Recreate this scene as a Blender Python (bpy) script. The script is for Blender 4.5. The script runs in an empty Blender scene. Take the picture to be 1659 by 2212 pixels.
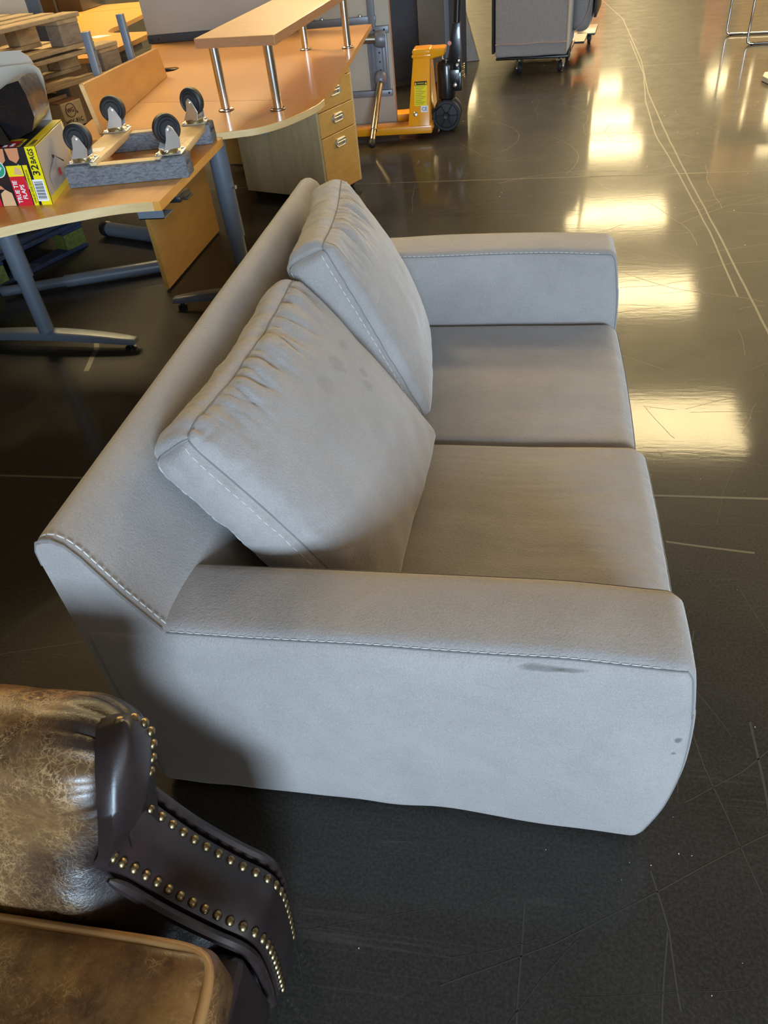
import bpy, bmesh, math, random
from mathutils import Vector, Matrix, noise
from mathutils.geometry import tessellate_polygon
random.seed(7)
sc = bpy.context.scene
COL = sc.collection
pi = math.pi

# ------------------------------------------------------------------ camera
FPX, YAW, PITCH, ROLL, CAMH = 1590.967, -0.236775, 0.709126, -0.122297, 1.42
F = Vector((math.sin(YAW)*math.cos(PITCH), math.cos(YAW)*math.cos(PITCH), -math.sin(PITCH)))
R0 = Vector((math.cos(YAW), -math.sin(YAW), 0)); U0 = R0.cross(F)
RT = math.cos(ROLL)*R0 + math.sin(ROLL)*U0
UP = -math.sin(ROLL)*R0 + math.cos(ROLL)*U0
cd = bpy.data.cameras.new('camera'); cam = bpy.data.objects.new('camera', cd); COL.objects.link(cam)
cd.sensor_fit = 'VERTICAL'; cd.sensor_height = 36.0; cd.lens = FPX/2212*36.0; cd.clip_start = .02; cd.clip_end = 300
cam.matrix_world = Matrix(((RT.x, UP.x, -F.x, 0), (RT.y, UP.y, -F.y, 0), (RT.z, UP.z, -F.z, CAMH), (0, 0, 0, 1)))
sc.camera = cam

# ------------------------------------------------------------------ world, daylight, exposure
w = bpy.data.worlds.new('world'); sc.world = w; w.use_nodes = True
bg = w.node_tree.nodes['Background']; bg.inputs[0].default_value = (.62, .78, 1.0, 1); bg.inputs[1].default_value = 1.0
vs = sc.view_settings
vs.view_transform = 'Standard'; vs.look = 'None'; vs.gamma = 1.0; vs.use_curve_mapping = False; vs.exposure = 0.70
sc.display_settings.display_device = 'sRGB'

def area_light(name, loc, target, sx, sy, power, color):
    d = bpy.data.lights.new(name, 'AREA'); d.shape = 'RECTANGLE'; d.size = sx; d.size_y = sy; d.energy = power; d.color = color
    o = bpy.data.objects.new(name, d); COL.objects.link(o); o.location = loc
    o.rotation_euler = (Vector(target) - Vector(loc)).to_track_quat('-Z', 'Y').to_euler()
    return o
# daylight coming in through the loading door in the wall behind the camera
area_light('daylight_door', (1.9, -4.6, 1.75), (0.0, 1.0, .5), 2.0, 2.0, 440, (.58, .79, 1.0))
# added broad fill from behind the camera; this wall has no windows
area_light('rear_fill', (7.0, -4.7, 3.4), (0, 5.0, .8), 7.0, 1.6, 130, (.90, .95, 1.0))
LAMP_E = 25.0
LAMP_C = (1.0, .78, .40)

# ------------------------------------------------------------------ helpers
class MB:
    """collects geometry for one mesh"""
    def __init__(s): s.v = []; s.f = []; s.m = []
    def add(s, verts, faces, mi=0):
        b = len(s.v); s.v += [Vector(p) for p in verts]
        for f in faces: s.f.append([i + b for i in f]); s.m.append(mi)
        return s
    def box(s, c, d, rot=None, mi=0):
        c = Vector(c); R = rot if rot is not None else Matrix.Identity(3)
        vs = [c + R @ Vector((x*d[0]/2, y*d[1]/2, z*d[2]/2)) for x in (-1, 1) for y in (-1, 1) for z in (-1, 1)]
        return s.add(vs, [(0, 1, 3, 2), (4, 6, 7, 5), (0, 4, 5, 1), (2, 3, 7, 6), (0, 2, 6, 4), (1, 5, 7, 3)], mi)
    def box2(s, lo, hi, mi=0):
        return s.box([(a+b)/2 for a, b in zip(lo, hi)], [b-a for a, b in zip(lo, hi)], None, mi)
    def hexa(s, bot, top, mi=0):
        return s.add(list(bot)+list(top), [(3, 2, 1, 0), (4, 5, 6, 7)] + [(i, (i+1) % 4, (i+1) % 4+4, i+4) for i in range(4)], mi)
    def tube(s, path, r, seg=12, mi=0, caps=True, closed=False):
        P = [Vector(p) for p in path]; n = len(P); rr = r if isinstance(r, (list, tuple)) else [r]*n
        T = []
        for i in range(n):
            a = P[(i-1) % n] if (closed or i > 0) else P[i]; b = P[(i+1) % n] if (closed or i < n-1) else P[i]
            t = (b-a); T.append(t.normalized() if t.length > 1e-9 else Vector((0, 0, 1)))
        up = Vector((0, 0, 1)) if abs(T[0].z) < .9 else Vector((1, 0, 0))
        N = (up - T[0]*up.dot(T[0])).normalized(); base = len(s.v)
        for i in range(n):
            N = (N - T[i]*N.dot(T[i])); N = N.normalized() if N.length > 1e-6 else T[i].orthogonal().normalized()
            B = T[i].cross(N)
            for k in range(seg):
                a = 2*pi*k/seg; s.v.append(P[i] + rr[i]*(math.cos(a)*N + math.sin(a)*B))
        m = n if closed else n-1
        for i in range(m):
            j = (i+1) % n
            for k in range(seg):
                k2 = (k+1) % seg
                s.f.append([base+i*seg+k, base+i*seg+k2, base+j*seg+k2, base+j*seg+k]); s.m.append(mi)
        if caps and not closed:
            s.f.append([base+k for k in range(seg)][::-1]); s.m.append(mi)
            s.f.append([base+(n-1)*seg+k for k in range(seg)]); s.m.append(mi)
        return s
    def lathe(s, prof, c=(0, 0, 0), axis=(0, 0, 1), seg=24, mi=0):
        """prof: list of (radius, height along axis)"""
        A = Vector(axis).normalized(); N = A.orthogonal().normalized(); B = A.cross(N); c = Vector(c); base = len(s.v); n = len(prof)
        for r, h in prof:
            for k in range(seg):
                a = 2*pi*k/seg; s.v.append(c + A*h + r*(math.cos(a)*N + math.sin(a)*B))
        for i in range(n-1):
            for k in range(seg):
                k2 = (k+1) % seg
                s.f.append([base+i*seg+k, base+i*seg+k2, base+(i+1)*seg+k2, base+(i+1)*seg+k]); s.m.append(mi)
        s.f.append([base+k for k in range(seg)][::-1]); s.m.append(mi)
        s.f.append([base+(n-1)*seg+k for k in range(seg)]); s.m.append(mi)
        return s
    def prism(s, outline, z0, z1, holes=(), mi=0, side=None):
        """flat plate with the given outline (and holes)"""
        side = mi if side is None else side
        loops = [list(outline)] + [list(h) for h in holes]
        pts = [p for l in loops for p in l]; n = len(pts); base = len(s.v)
        s.v += [Vector((p[0], p[1], z1)) for p in pts] + [Vector((p[0], p[1], z0)) for p in pts]
        tris = tessellate_polygon([[Vector((p[0], p[1], 0)) for p in l] for l in loops])
        for t in tris:
            a, b, c = (pts[i] for i in t)
            if (b[0]-a[0])*(c[1]-a[1]) - (b[1]-a[1])*(c[0]-a[0]) < 0: t = (t[0], t[2], t[1])
            s.f.append([base+i for i in t]); s.m.append(mi)
            s.f.append([base+n+i for i in reversed(t)]); s.m.append(mi)
        o = 0
        for l in loops:
            for i in range(len(l)):
                j = (i+1) % len(l)
                s.f.append([base+o+i, base+o+j, base+n+o+j, base+n+o+i]); s.m.append(side)
            o += len(l)
        return s
    def xform(s, M):
        s.v = [M @ p for p in s.v]; return s

def wpos(o):
    return o.get('_w') if o is not None else None
def origin(o):
    return Vector(o['_w']) if o is not None else Vector((0, 0, 0))
def make_mesh(name, mb, mats, bevel=0, seg=2, smooth=True, angle=40):
    me = bpy.data.meshes.new(name)
    me.from_pydata([tuple(p) for p in mb.v], [], mb.f)
    mats = mats if isinstance(mats, (list, tuple)) else [mats]
    for m in mats: me.materials.append(m)
    me.polygons.foreach_set('material_index', mb.m)
    bm = bmesh.new(); bm.from_mesh(me)
    bmesh.ops.recalc_face_normals(bm, faces=bm.faces)
    if bevel and angle == 40: angle = 25
    if bevel:
        es = [e for e in bm.edges if len(e.link_faces) == 2 and e.calc_face_angle(0) > math.radians(28)]
        bmesh.ops.bevel(bm, geom=es, offset=bevel, segments=seg, profile=.5, affect='EDGES', clamp_overlap=True)
    bm.to_mesh(me); bm.free()
    if smooth:
        me.polygons.foreach_set('use_smooth', [True]*len(me.polygons)); me.set_sharp_from_angle(angle=math.radians(angle))
    me.update(); return me
def obj(name, mb, mats, parent=None, **kw):
    """one mesh object; vertices are given in world coordinates"""
    me = mb if isinstance(mb, bpy.types.Mesh) else make_mesh(name, mb, mats, **kw)
    o = bpy.data.objects.new(name, me); COL.objects.link(o)
    o['_w'] = (0., 0., 0.)
    if parent is not None:
        o.parent = parent; o.location = -origin(parent)
    return o
def place(name, me, parent, loc, rot=None, scale=None):
    """a mesh in its own coordinates put at world position loc under parent (shares mesh data)"""
    o = bpy.data.objects.new(name, me); COL.objects.link(o); o.parent = parent
    o.location = Vector(loc) - origin(parent); o['_w'] = tuple(loc)
    if rot is not None: o.rotation_euler = rot
    if scale is not None: o.scale = scale
    return o
def thing(name, label, cat, loc, group=None):
    o = bpy.data.objects.new(name, None); COL.objects.link(o); o.location = loc; o['_w'] = tuple(float(a) for a in loc)
    o.empty_display_size = .05
    return tag(o, label, cat, group)
def tag(o, label, cat, group=None):
    o['label'] = label; o['category'] = cat
    if group: o['group'] = group
    return o
def struct(name, mb, mat, parent=None, **kw):
    o = obj(name, mb, mat, parent, **kw); o['kind'] = 'structure'; return o
def text(s, size, org, xd, yd, mat, parent, name='lettering', bold=0.0, align='LEFT', depth=.0004, xs=1.0):
    cu = bpy.data.curves.new(name, 'FONT'); cu.body = s; cu.size = size; cu.align_x = align; cu.extrude = depth/2; cu.offset = bold; cu.resolution_u = 2
    t = bpy.data.objects.new('tmp', cu); me = bpy.data.meshes.new_from_object(t); bpy.data.objects.remove(t); bpy.data.curves.remove(cu)
    X = Vector(xd).normalized(); Y = Vector(yd).normalized(); Z = X.cross(Y).normalized(); Y = Z.cross(X); og = Vector(org)
    for v in me.vertices: v.co = og + X*v.co.x*xs + Y*v.co.y + Z*(v.co.z + depth/2)
    me.materials.clear(); me.materials.append(mat)
    return obj(name, me, None, parent)
def quad(c, xd, yd, w, h, off=.0006, mi=0):
    X = Vector(xd).normalized(); Y = Vector(yd).normalized(); Z = X.cross(Y)
    R = Matrix((X, Y, Z)).transposed()
    return MB().box(Vector(c)+Z*off/2, (w, h, off), R, mi)
def rotz(a): return Matrix.Rotation(a, 3, 'Z')
def catmull(P, k=8):
    out = []
    for i in range(len(P)-1):
        p0 = P[max(0, i-1)]; p1 = P[i]; p2 = P[i+1]; p3 = P[min(len(P)-1, i+2)]
        for j in range(k):
            t = j/k
            out.append(tuple(.5*((2*p1[a])+(-p0[a]+p2[a])*t+(2*p0[a]-5*p1[a]+4*p2[a]-p3[a])*t*t+(-p0[a]+3*p1[a]-3*p2[a]+p3[a])*t**3) for a in range(2)))
    out.append(tuple(P[-1])); return out
def sstep(a, b, x):
    if a > b: return 1-sstep(b, a, x)
    t = max(0., min(1., (x-a)/(b-a))); return t*t*(3-2*t)

def rbox(h, r, n, fn):
    """rounded box: half sizes h, edge radius r, n = cells per side; fn(p, (a,b,c), normal) -> world point. Returns (MB, mapper)."""
    h = Vector(h)
    def mapper(a, b, c):
        q = Vector((a*h.x, b*h.y, c*h.z)); inn = Vector([max(-(h[i]-r), min(h[i]-r, q[i])) for i in range(3)])
        d = q-inn
        nn = d.normalized() if d.length > 1e-9 else Vector((0, 0, 1))
        return fn(inn+nn*r, (a, b, c), nn)
    def spread(k, hh):   # cell positions, tighter near the edges
        out = []; m = k
        e = min(.5, r/hh)
        xs = [-1, -1+e*.33, -1+e*.66, -1+e] + [(-1+e) + (2-2*e)*i/m for i in range(1, m)] + [1-e, 1-e*.66, 1-e*.33, 1]
        return xs
    S = [spread(n[i], h[i]) for i in range(3)]
    mb = MB(); idx = {}
    def vid(i, j, k):
        key = (i, j, k)
        if key not in idx:
            idx[key] = len(mb.v); mb.v.append(mapper(S[0][i], S[1][j], S[2][k]))
        return idx[key]
    N = [len(x)-1 for x in S]
    for ax in range(3):
        u, v = (ax+1) % 3, (ax+2) % 3
        for side in (0, N[ax]):
            for i in range(N[u]):
                for j in range(N[v]):
                    q = []
                    for (di, dj) in ((0, 0), (1, 0), (1, 1), (0, 1)):
                        t = [0, 0, 0]; t[ax] = side; t[u] = i+di; t[v] = j+dj; q.append(vid(*t))
                    if side == 0: q.reverse()
                    mb.f.append(q); mb.m.append(0)
    return mb, mapper
def nz(p, s, seed=0):
    return noise.noise(Vector(p)*s + Vector((seed*7.3, seed*3.1, seed*1.7)))
def dashes(pts, length, gap, r, seg=5):
    """stitches along a polyline"""
    mb = MB(); d = 0; on = True; start = pts[0]; L = 0
    acc = [0.]
    for a, b in zip(pts, pts[1:]): acc.append(acc[-1]+(b-a).length)
    def at(t):
        for i in range(len(pts)-1):
            if t <= acc[i+1]: return pts[i].lerp(pts[i+1], (t-acc[i])/max(1e-9, acc[i+1]-acc[i]))
        return pts[-1]
    t = 0
    while t+length < acc[-1]:
        mb.tube([at(t), at(t+length*.5), at(t+length)], [r*.7, r, r*.7], seg); t += length+gap
    return mb

# ------------------------------------------------------------------ materials
def mat(name, color, rough=.5, metal=0., spec=.5, coat=0., **kw):
    m = bpy.data.materials.new(name); m.use_nodes = True
    b = m.node_tree.nodes['Principled BSDF']
    b.inputs['Base Color'].default_value = (*color, 1); b.inputs['Roughness'].default_value = rough
    b.inputs['Metallic'].default_value = metal; b.inputs['Specular IOR Level'].default_value = spec; b.inputs['Coat Weight'].default_value = coat
    for k, v in kw.items(): b.inputs[k.replace('_', ' ')].default_value = v
    return m
class NT:
    """small helper to write node trees"""
    def __init__(s, m): s.t = m.node_tree; s.b = s.t.nodes['Principled BSDF']
    def n(s, typ, **kw):
        o = s.t.nodes.new(typ)
        for k, v in kw.items():
            if k in o.inputs: o.inputs[k].default_value = v
            else: setattr(o, k, v)
        return o
    def l(s, a, b): s.t.links.new(a, b)
    def coord(s, scale=(1, 1, 1), rot=(0, 0, 0)):
        c = s.n('ShaderNodeTexCoord'); m = s.n('ShaderNodeMapping'); m.inputs['Scale'].default_value = scale; m.inputs['Rotation'].default_value = rot
        s.l(c.outputs['Object'], m.inputs['Vector']); return m.outputs['Vector']
    def noise(s, vec, scale, detail=4., rough=.55, dist=0.):
        o = s.n('ShaderNodeTexNoise'); o.inputs['Scale'].default_value = scale; o.inputs['Detail'].default_value = detail
        o.inputs['Roughness'].default_value = rough; o.inputs['Distortion'].default_value = dist; s.l(vec, o.inputs['Vector']); return o.outputs['Fac']
    def ramp(s, fac, stops):
        o = s.n('ShaderNodeValToRGB'); e = o.color_ramp.elements
        while len(e) < len(stops): e.new(.5)
        for el, (p, c) in zip(e, stops):
            el.position = p; el.color = (*c, 1) if len(c) == 3 else c
        s.l(fac, o.inputs['Fac']); return o.outputs['Color']
    def mix(s, fac, a, b, typ='MIX'):
        o = s.n('ShaderNodeMix'); o.data_type = 'RGBA'; o.blend_type = typ
        for sock, val in ((o.inputs[0], fac), (o.inputs[6], a), (o.inputs[7], b)):
            if isinstance(val, bpy.types.NodeSocket): s.l(val, sock)
            elif isinstance(val, (int, float)): sock.default_value = val
            else: sock.default_value = (*val, 1)
        return o.outputs[2]
    def math(s, op, a, b=None):
        o = s.n('ShaderNodeMath'); o.operation = op
        for i, val in enumerate((a, b)):
            if val is None: continue
            if isinstance(val, bpy.types.NodeSocket): s.l(val, o.inputs[i])
            else: o.inputs[i].default_value = val
        return o.outputs[0]
    def bump(s, h, strength, dist=.002, prev=None):
        o = s.n('ShaderNodeBump'); o.inputs['Strength'].default_value = strength; o.inputs['Distance'].default_value = dist
        s.l(h, o.inputs['Height'])
        if prev is not None: s.l(prev, o.inputs['Normal'])
        return o.outputs['Normal']
    def set(s, **kw):
        for k, v in kw.items():
            i = s.b.inputs[k.replace('_', ' ')]
            s.l(v, i)

def wood(name, light, dark, scale=(1, 6, 6), rough=.4, bump=.05, coat=0., rot=(0, 0, 0), sc_=6):
    m = mat(name, light, rough, coat=coat); t = NT(m)
    v = t.coord(scale, rot); a = t.noise(v, sc_, 5, .6, .6); fine = t.noise(v, sc_*7, 3, .6)
    c = t.ramp(a, [(.3, dark), (.62, light)]); c2 = t.mix(.25, c, t.ramp(fine, [(.35, dark), (.65, light)]))
    t.set(Base_Color=c2); t.set(Normal=t.bump(fine, bump, .001)); return m

# suede / microfibre of the sofa
def suede(name, col, seed=0.):
    m = mat(name, col, .85, spec=.25, Sheen_Weight=.35, Sheen_Roughness=.45); t = NT(m)
    v = t.coord((1, 1, 1)); big = t.noise(v, 3.2, 4, .6, .6); mid = t.noise(v, 14, 4, .65, .4); grain = t.noise(v, 520, 2, .5)
    st = t.coord((9, 60, 60)); strk = t.noise(st, 5, 3, .6)
    lo = tuple(c*.74 for c in col); hi = tuple(min(1, c*1.15) for c in col)
    c = t.ramp(big, [(.32, lo), (.66, hi)]); c = t.mix(.35, c, t.ramp(mid, [(.3, lo), (.7, hi)]))
    c = t.mix(.38, c, t.ramp(grain, [(.3, tuple(x*.6 for x in col)), (.7, tuple(min(1, x*1.3) for x in col))]))
    c = t.mix(.15, c, t.ramp(strk, [(.3, lo), (.7, hi)]))
    # old marks: water spots on the near cushion, a dark scuff below the arm seam, dirt near the front corner
    for (pos, rx, k_, dk) in (((-.389, 1.417, .653), .018, .5, .82), ((-.385, 1.335, .655), .028, .6, .82), ((-.388, 1.255, .653), .030, .4, .88), ((-.342, 1.390, .602), .014, .5, .80), ((-.329, 1.360, .584), .015, .3, .84), ((.050, .704, .4945), .022, .2, .58), ((.085, .704, .4935), .016, .2, .6), ((.265, .702, .335), .009, .6, .45), ((.262, .702, .30), .006, .6, .5)):
        m_ = t.n('ShaderNodeMapping'); m_.vector_type = 'POINT'; m_.inputs['Location'].default_value = tuple(-a for a in pos)
        c_ = t.n('ShaderNodeTexCoord'); t.l(c_.outputs['Object'], m_.inputs['Vector'])
        s_ = t.n('ShaderNodeMapping'); s_.inputs['Scale'].default_value = ((1, 1, 1) if k_ > .25 else (.55, 1, 3.0)); t.l(m_.outputs['Vector'], s_.inputs['Vector'])
        ln = t.n('ShaderNodeVectorMath', operation='LENGTH'); t.l(s_.outputs['Vector'], ln.inputs[0])
        d_ = t.math('ADD', ln.outputs['Value'], t.math('MULTIPLY', t.math('SUBTRACT', mid, .5), rx*1.6))
        f_ = t.ramp(t.math('DIVIDE', d_, rx), [(.55, (1, 1, 1)), (1., (0, 0, 0))]); c = t.mix(f_, c, t.mix(1., c, (dk, dk, dk*.97), 'MULTIPLY'))
    t.set(Base_Color=c); crz = t.noise(v, 250, 3, .6, .3)
    wr = t.noise(t.coord((1, 1, 1)), 42, 4, .6, 1.2); n1 = t.bump(crz, .75, .0018); n2 = t.bump(wr, .13, .004, n1); t.set(Normal=t.bump(mid, .3, .005, n2)); return m
M = {}
SU = (.280, .250, .234)
M['suede'] = suede('grey_suede', SU)
M['suede_dark'] = mat('seam_thread', (.16, .15, .145), .9)
M['thread'] = mat('pale_thread', (.50, .49, .47), .8)
M['lining'] = mat('dark_lining', (.02, .02, .022), .9)

# worn brown leather
def leather(name, g0=.38, gold=1.):
    m = mat(name, (.2, .09, .03), .36, spec=.5); t = NT(m)
    v = t.coord((1, 1, 1)); big = t.noise(v, 5.5, 5, .6, .5); mid = t.noise(v, 28, 5, .7, .4); fine = t.noise(v, 170, 4, .7)
    c = t.ramp(big, [(.36, (.026, .012, .007)), (.50, (.085*gold, .040*gold, .017)), (.66, (.19*gold, .098*gold, .036))])
    c = t.mix(.45, c, t.ramp(mid, [(.32, (.030, .014, .008)), (.7, (.19, .095, .036))]))
    # light crackle lines
    wv = t.n('ShaderNodeVectorMath', operation='ADD'); nzv = t.n('ShaderNodeTexNoise'); nzv.inputs['Scale'].default_value = 34; nzv.inputs['Detail'].default_value = 4
    t.l(v, nzv.inputs['Vector']); sc2 = t.n('ShaderNodeVectorMath', operation='SCALE'); sc2.inputs['Scale'].default_value = .022
    t.l(nzv.outputs['Color'], sc2.inputs[0]); t.l(v, wv.inputs[0]); t.l(sc2.outputs[0], wv.inputs[1])
    masks = []
    for (ang, sx, sy, th) in ((.3, 5, 26, .020), (1.5, 4, 24, .018), (2.4, 6, 30, .020), (.9, 14, 60, .030), (2.0, 12, 70, .030)):
        m1 = t.n('ShaderNodeMapping'); m1.inputs['Rotation'].default_value = (.4*ang, .3, ang); t.l(wv.outputs[0], m1.inputs['Vector'])
        m2 = t.n('ShaderNodeMapping'); m2.inputs['Scale'].default_value = (sx, sy, sy*.8); t.l(m1.outputs['Vector'], m2.inputs['Vector'])
        n_ = t.noise(m2.outputs['Vector'], 1., 3., .55, .3)
        d = t.math('ABSOLUTE', t.math('SUBTRACT', n_, .5)); masks.append(t.ramp(d, [(0., (1, 1, 1)), (th*.55, (0, 0, 0))]))
    k = masks[0]
    for q in masks[1:]: k = t.mix(1., k, q, 'LIGHTEN')
    vo = t.n('ShaderNodeTexVoronoi'); vo.feature = 'DISTANCE_TO_EDGE'; vo.inputs['Scale'].default_value = 60; t.l(wv.outputs[0], vo.inputs['Vector'])
    k = t.mix(.30, k, t.ramp(vo.outputs['Distance'], [(0., (1, 1, 1)), (.05, (0, 0, 0))]))
    gate = t.ramp(t.noise(v, 8, 4, .65, .3), [(g0, (.08, .08, .08)), (g0+.22, (1, 1, 1))]); k = t.mix(1., k, gate, 'MULTIPLY')
    kk = t.mix(1., k, (.8, .8, .8), 'MULTIPLY')
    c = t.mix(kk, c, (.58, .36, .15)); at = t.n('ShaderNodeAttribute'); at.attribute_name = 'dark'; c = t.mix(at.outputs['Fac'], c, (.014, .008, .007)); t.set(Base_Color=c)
    r = t.ramp(mid, [(.3, (.28, .28, .28)), (.7, (.44, .44, .44))]); t.set(Roughness=r)
    n1 = t.bump(fine, .22, .0012); n2 = t.bump(mid, .2, .003, n1); t.set(Normal=t.bump(k, .25, .0012, n2)); return m
M['leather'] = leather('worn_brown_leather', .40)
M['leather_seat'] = leather('worn_golden_seat_leather', .54, 1.45)
def darkleather(name, c0, c1):
    m = mat(name, c0, .38); t = NT(m); v = t.coord(); a = t.noise(v, 12, 4); f = t.noise(v, 240, 3)
    t.set(Base_Color=t.ramp(a, [(.35, c0), (.7, c1)])); t.set(Normal=t.bump(f, .15, .001)); return m
M['dleather'] = darkleather('dark_brown_leather', (.013, .008, .008), (.026, .015, .014))
M['piping'] = mat('worn_piping_leather', (.30, .16, .06), .4)
M['brass'] = mat('aged_brass', (.24, .18, .095), .36, 1.)

M['maple'] = wood('maple_laminate', (.60, .30, .085), (.50, .235, .055), (1, 5, 5), .34, .02, coat=.15)
M['maple_x'] = wood('maple_laminate_across', (.68, .32, .062), (.57, .24, .04), (5, 1, 5), .36, .02, coat=.1)
M['beech'] = wood('beech_laminate', (.66, .315, .072), (.58, .27, .058), (2, 2, 2), .33, .01, coat=.2, sc_=40)
M['edge_pale'] = wood('pale_maple_edge', (.66, .46, .22), (.55, .36, .15), (1, 1, 8), .4, .03)
M['edge_beech'] = wood('beech_edge', (.40, .185, .085), (.33, .15, .065), (3, 3, 12), .45, .03)
M['cab_side'] = wood('greyish_maple_side', (.50, .37, .195), (.38, .27, .13), (3, 3, .6), .42, .03)
M['cab_front'] = wood('maple_drawer_front', (.62, .345, .09), (.52, .27, .06), (2, 1.5, 6), .38, .02)
M['panel_wood'] = wood('maple_veneer_panel', (.56, .29, .065), (.45, .22, .045), (4, 1, 4), .36, .02, coat=.1)
M['pallet'] = wood('rough_pallet_pine', (.47, .32, .16), (.25, .16, .075), (6, 1, 8), .8, .25, rot=(0, 0, .36))
M['pallet_grey'] = wood('weathered_pallet_wood', (.30, .22, .145), (.16, .11, .07), (6, 1, 8), .85, .3, rot=(0, 0, .36))
M['pallet_new'] = wood('clean_pine_block', (.62, .46, .26), (.50, .35, .18), (3, 3, 1), .75, .15)
M['endgrain'] = wood('brown_end_grain', (.26, .12, .06), (.16, .07, .035), (8, 8, 8), .8, .2)
M['blue_paint'] = wood('worn_blue_paint', (.02, .042, .11), (.025, .030, .05), (4, 1, 6), .7, .2)
M['green_paint'] = wood('worn_green_paint', (.16, .20, .03), (.05, .06, .03), (8, 8, 8), .7, .2)
M['yellow_paint'] = mat('yellow_paint', (.55, .42, .03), .7)
M['blank'] = mat('blank_paper', (.8, .72, .6), .8)

M['blue_metal'] = mat('blue_grey_powder_coat', (.115, .135, .165), .38, spec=.6)
M['grey_metal'] = mat('grey_powder_coat', (.20, .20, .215), .42, .3)
M['dark_metal'] = mat('dark_grey_metal', (.06, .063, .072), .45, .2)
M['steel'] = mat('brushed_steel', (.62, .60, .56), .22, 1.)
M['tube_steel'] = mat('satin_steel_tube', (.40, .34, .26), .3, 1.)
M['chrome'] = mat('chrome', (.75, .76, .78), .08, 1.)
M['zinc'] = mat('zinc_plated_steel', (.80, .81, .82), .34, 1.)
M['gold_zinc'] = mat('yellow_passivated_steel', (.55, .47, .28), .3, 1.)
M['rubber'] = mat('black_rubber', (.014, .014, .015), .55)
M['plastic'] = mat('black_plastic', (.012, .012, .014), .35)
M['hub'] = mat('charcoal_hub', (.025, .026, .03), .4)
def carpet_mat():
    m = mat('grey_carpet', (.16, .155, .16), .95, spec=.1); t = NT(m); v = t.coord((1, 1, 1)); rib = t.coord((55, 55, 150)); a = t.noise(rib, 1.2, 2); f = t.noise(v, 420, 3, .7)
    t.set(Base_Color=t.mix(.6, t.ramp(a, [(.35, (.075, .073, .078)), (.62, (.27, .265, .275))]), t.ramp(f, [(.3, (.06, .06, .066)), (.7, (.25, .25, .27))])))
    t.set(Normal=t.bump(a, .8, .004, t.bump(f, .7, .003))); return m
M['carpet'] = carpet_mat()
M['plank'] = wood('pale_ply_plank', (.66, .46, .22), (.56, .37, .16), (5, 1, 5), .5, .04)
M['orange'] = mat('orange_enamel', (.86, .34, .008), .28, spec=.5, coat=.4)
M['black_enamel'] = mat('black_enamel', (.010, .010, .011), .28, coat=.3)
M['label_yellow'] = mat('yellow_label', (.82, .66, .01), .5)
M['label_white'] = mat('white_label', (.8, .8, .78), .5)
M['ink'] = mat('black_ink', (.008, .008, .008), .6)
M['ink_blue'] = mat('dark_blue_ink', (.02, .03, .12), .6)
M['ink_brown'] = mat('brown_ink', (.05, .02, .015), .7)
M['red'] = mat('red_print', (.62, .015, .03), .35, coat=.4)
M['print_yellow'] = mat('yellow_print', (.84, .68, .01), .35, coat=.4)
M['print_black'] = mat('black_print', (.012, .013, .018), .25, coat=.5)
M['print_green'] = mat('green_print', (.02, .30, .17), .4, coat=.4)
M['print_white'] = mat('white_print', (.82, .82, .80), .4, coat=.3)
M['print_skin'] = mat('peach_print', (.62, .25, .12), .4, coat=.4)
M['print_skin2'] = mat('pale_peach_print', (.72, .42, .22), .4, coat=.4)
M['print_grey'] = mat('grey_print', (.26, .27, .30), .4, coat=.4)
M['carton_in'] = mat('grey_board', (.42, .37, .33), .7)
M['carton_grey'] = mat('pale_grey_card', (.44, .37, .295), .75)
def film_mat():
    m = mat('black_plastic_film', (.008, .008, .009), .24, spec=.6); t = NT(m); v = t.coord((1, 1, 1)); f = t.noise(v, 30, 4, .6, 1.)
    t.set(Normal=t.bump(f, .4, .006)); return m
M['film'] = film_mat()
def speck(name, col, k=.12, s_=300, rough=.6):
    m = mat(name, col, rough); t = NT(m); v = t.coord(); f = t.noise(v, s_, 3, .7); g = t.noise(v, 5, 4)
    lo = tuple(c*(1-k) for c in col); hi = tuple(c*(1+k) for c in col)
    t.set(Base_Color=t.mix(.5, t.ramp(f, [(.3, lo), (.7, hi)]), t.ramp(g, [(.3, lo), (.7, hi)]))); return m
M['beige_board'] = speck('beige_grey_board', (.44, .36, .27), .1)
M['screen'] = speck('taupe_screen', (.42, .36, .29), .08)
M['cab_dark'] = speck('charcoal_panel', (.045, .047, .056), .2)
M['cab_mid'] = speck('brown_grey_panel', (.13, .105, .08), .15)
M['cab_edge'] = mat('blue_grey_edge', (.13, .14, .155), .5)
M['cab_dark2'] = speck('dark_brown_board', (.045, .03, .022), .25)
M['worn_board'] = speck('scuffed_white_board', (.27, .235, .20), .3, 40)
M['cream'] = mat('cream_board', (.78, .60, .40), .7)
def weave(name, lo, hi):
    m = mat(name, hi, .95, spec=.1, Sheen_Weight=.3); t = NT(m); v = t.coord((1, 1, 1)); a = t.noise(t.coord((90, 90, 18)), 2.2, 4, .7, .5); f = t.noise(v, 260, 3, .7)
    t.set(Base_Color=t.mix(.5, t.ramp(a, [(.3, lo), (.7, hi)]), t.ramp(f, [(.3, lo), (.7, hi)]))); t.set(Normal=t.bump(f, .5, .003)); return m
M['weave'] = weave('grey_chenille', (.19, .17, .16), (.36, .32, .30))
M['weave_pipe'] = mat('tan_piping', (.36, .26, .20), .9)
M['slab_pale'] = mat('pale_slab_top', (.7, .62, .45), .6)  # top sheet of the slab, paler than its body
M['slab_grey'] = mat('grey_slab', (.32, .34, .34), .6)

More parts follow.
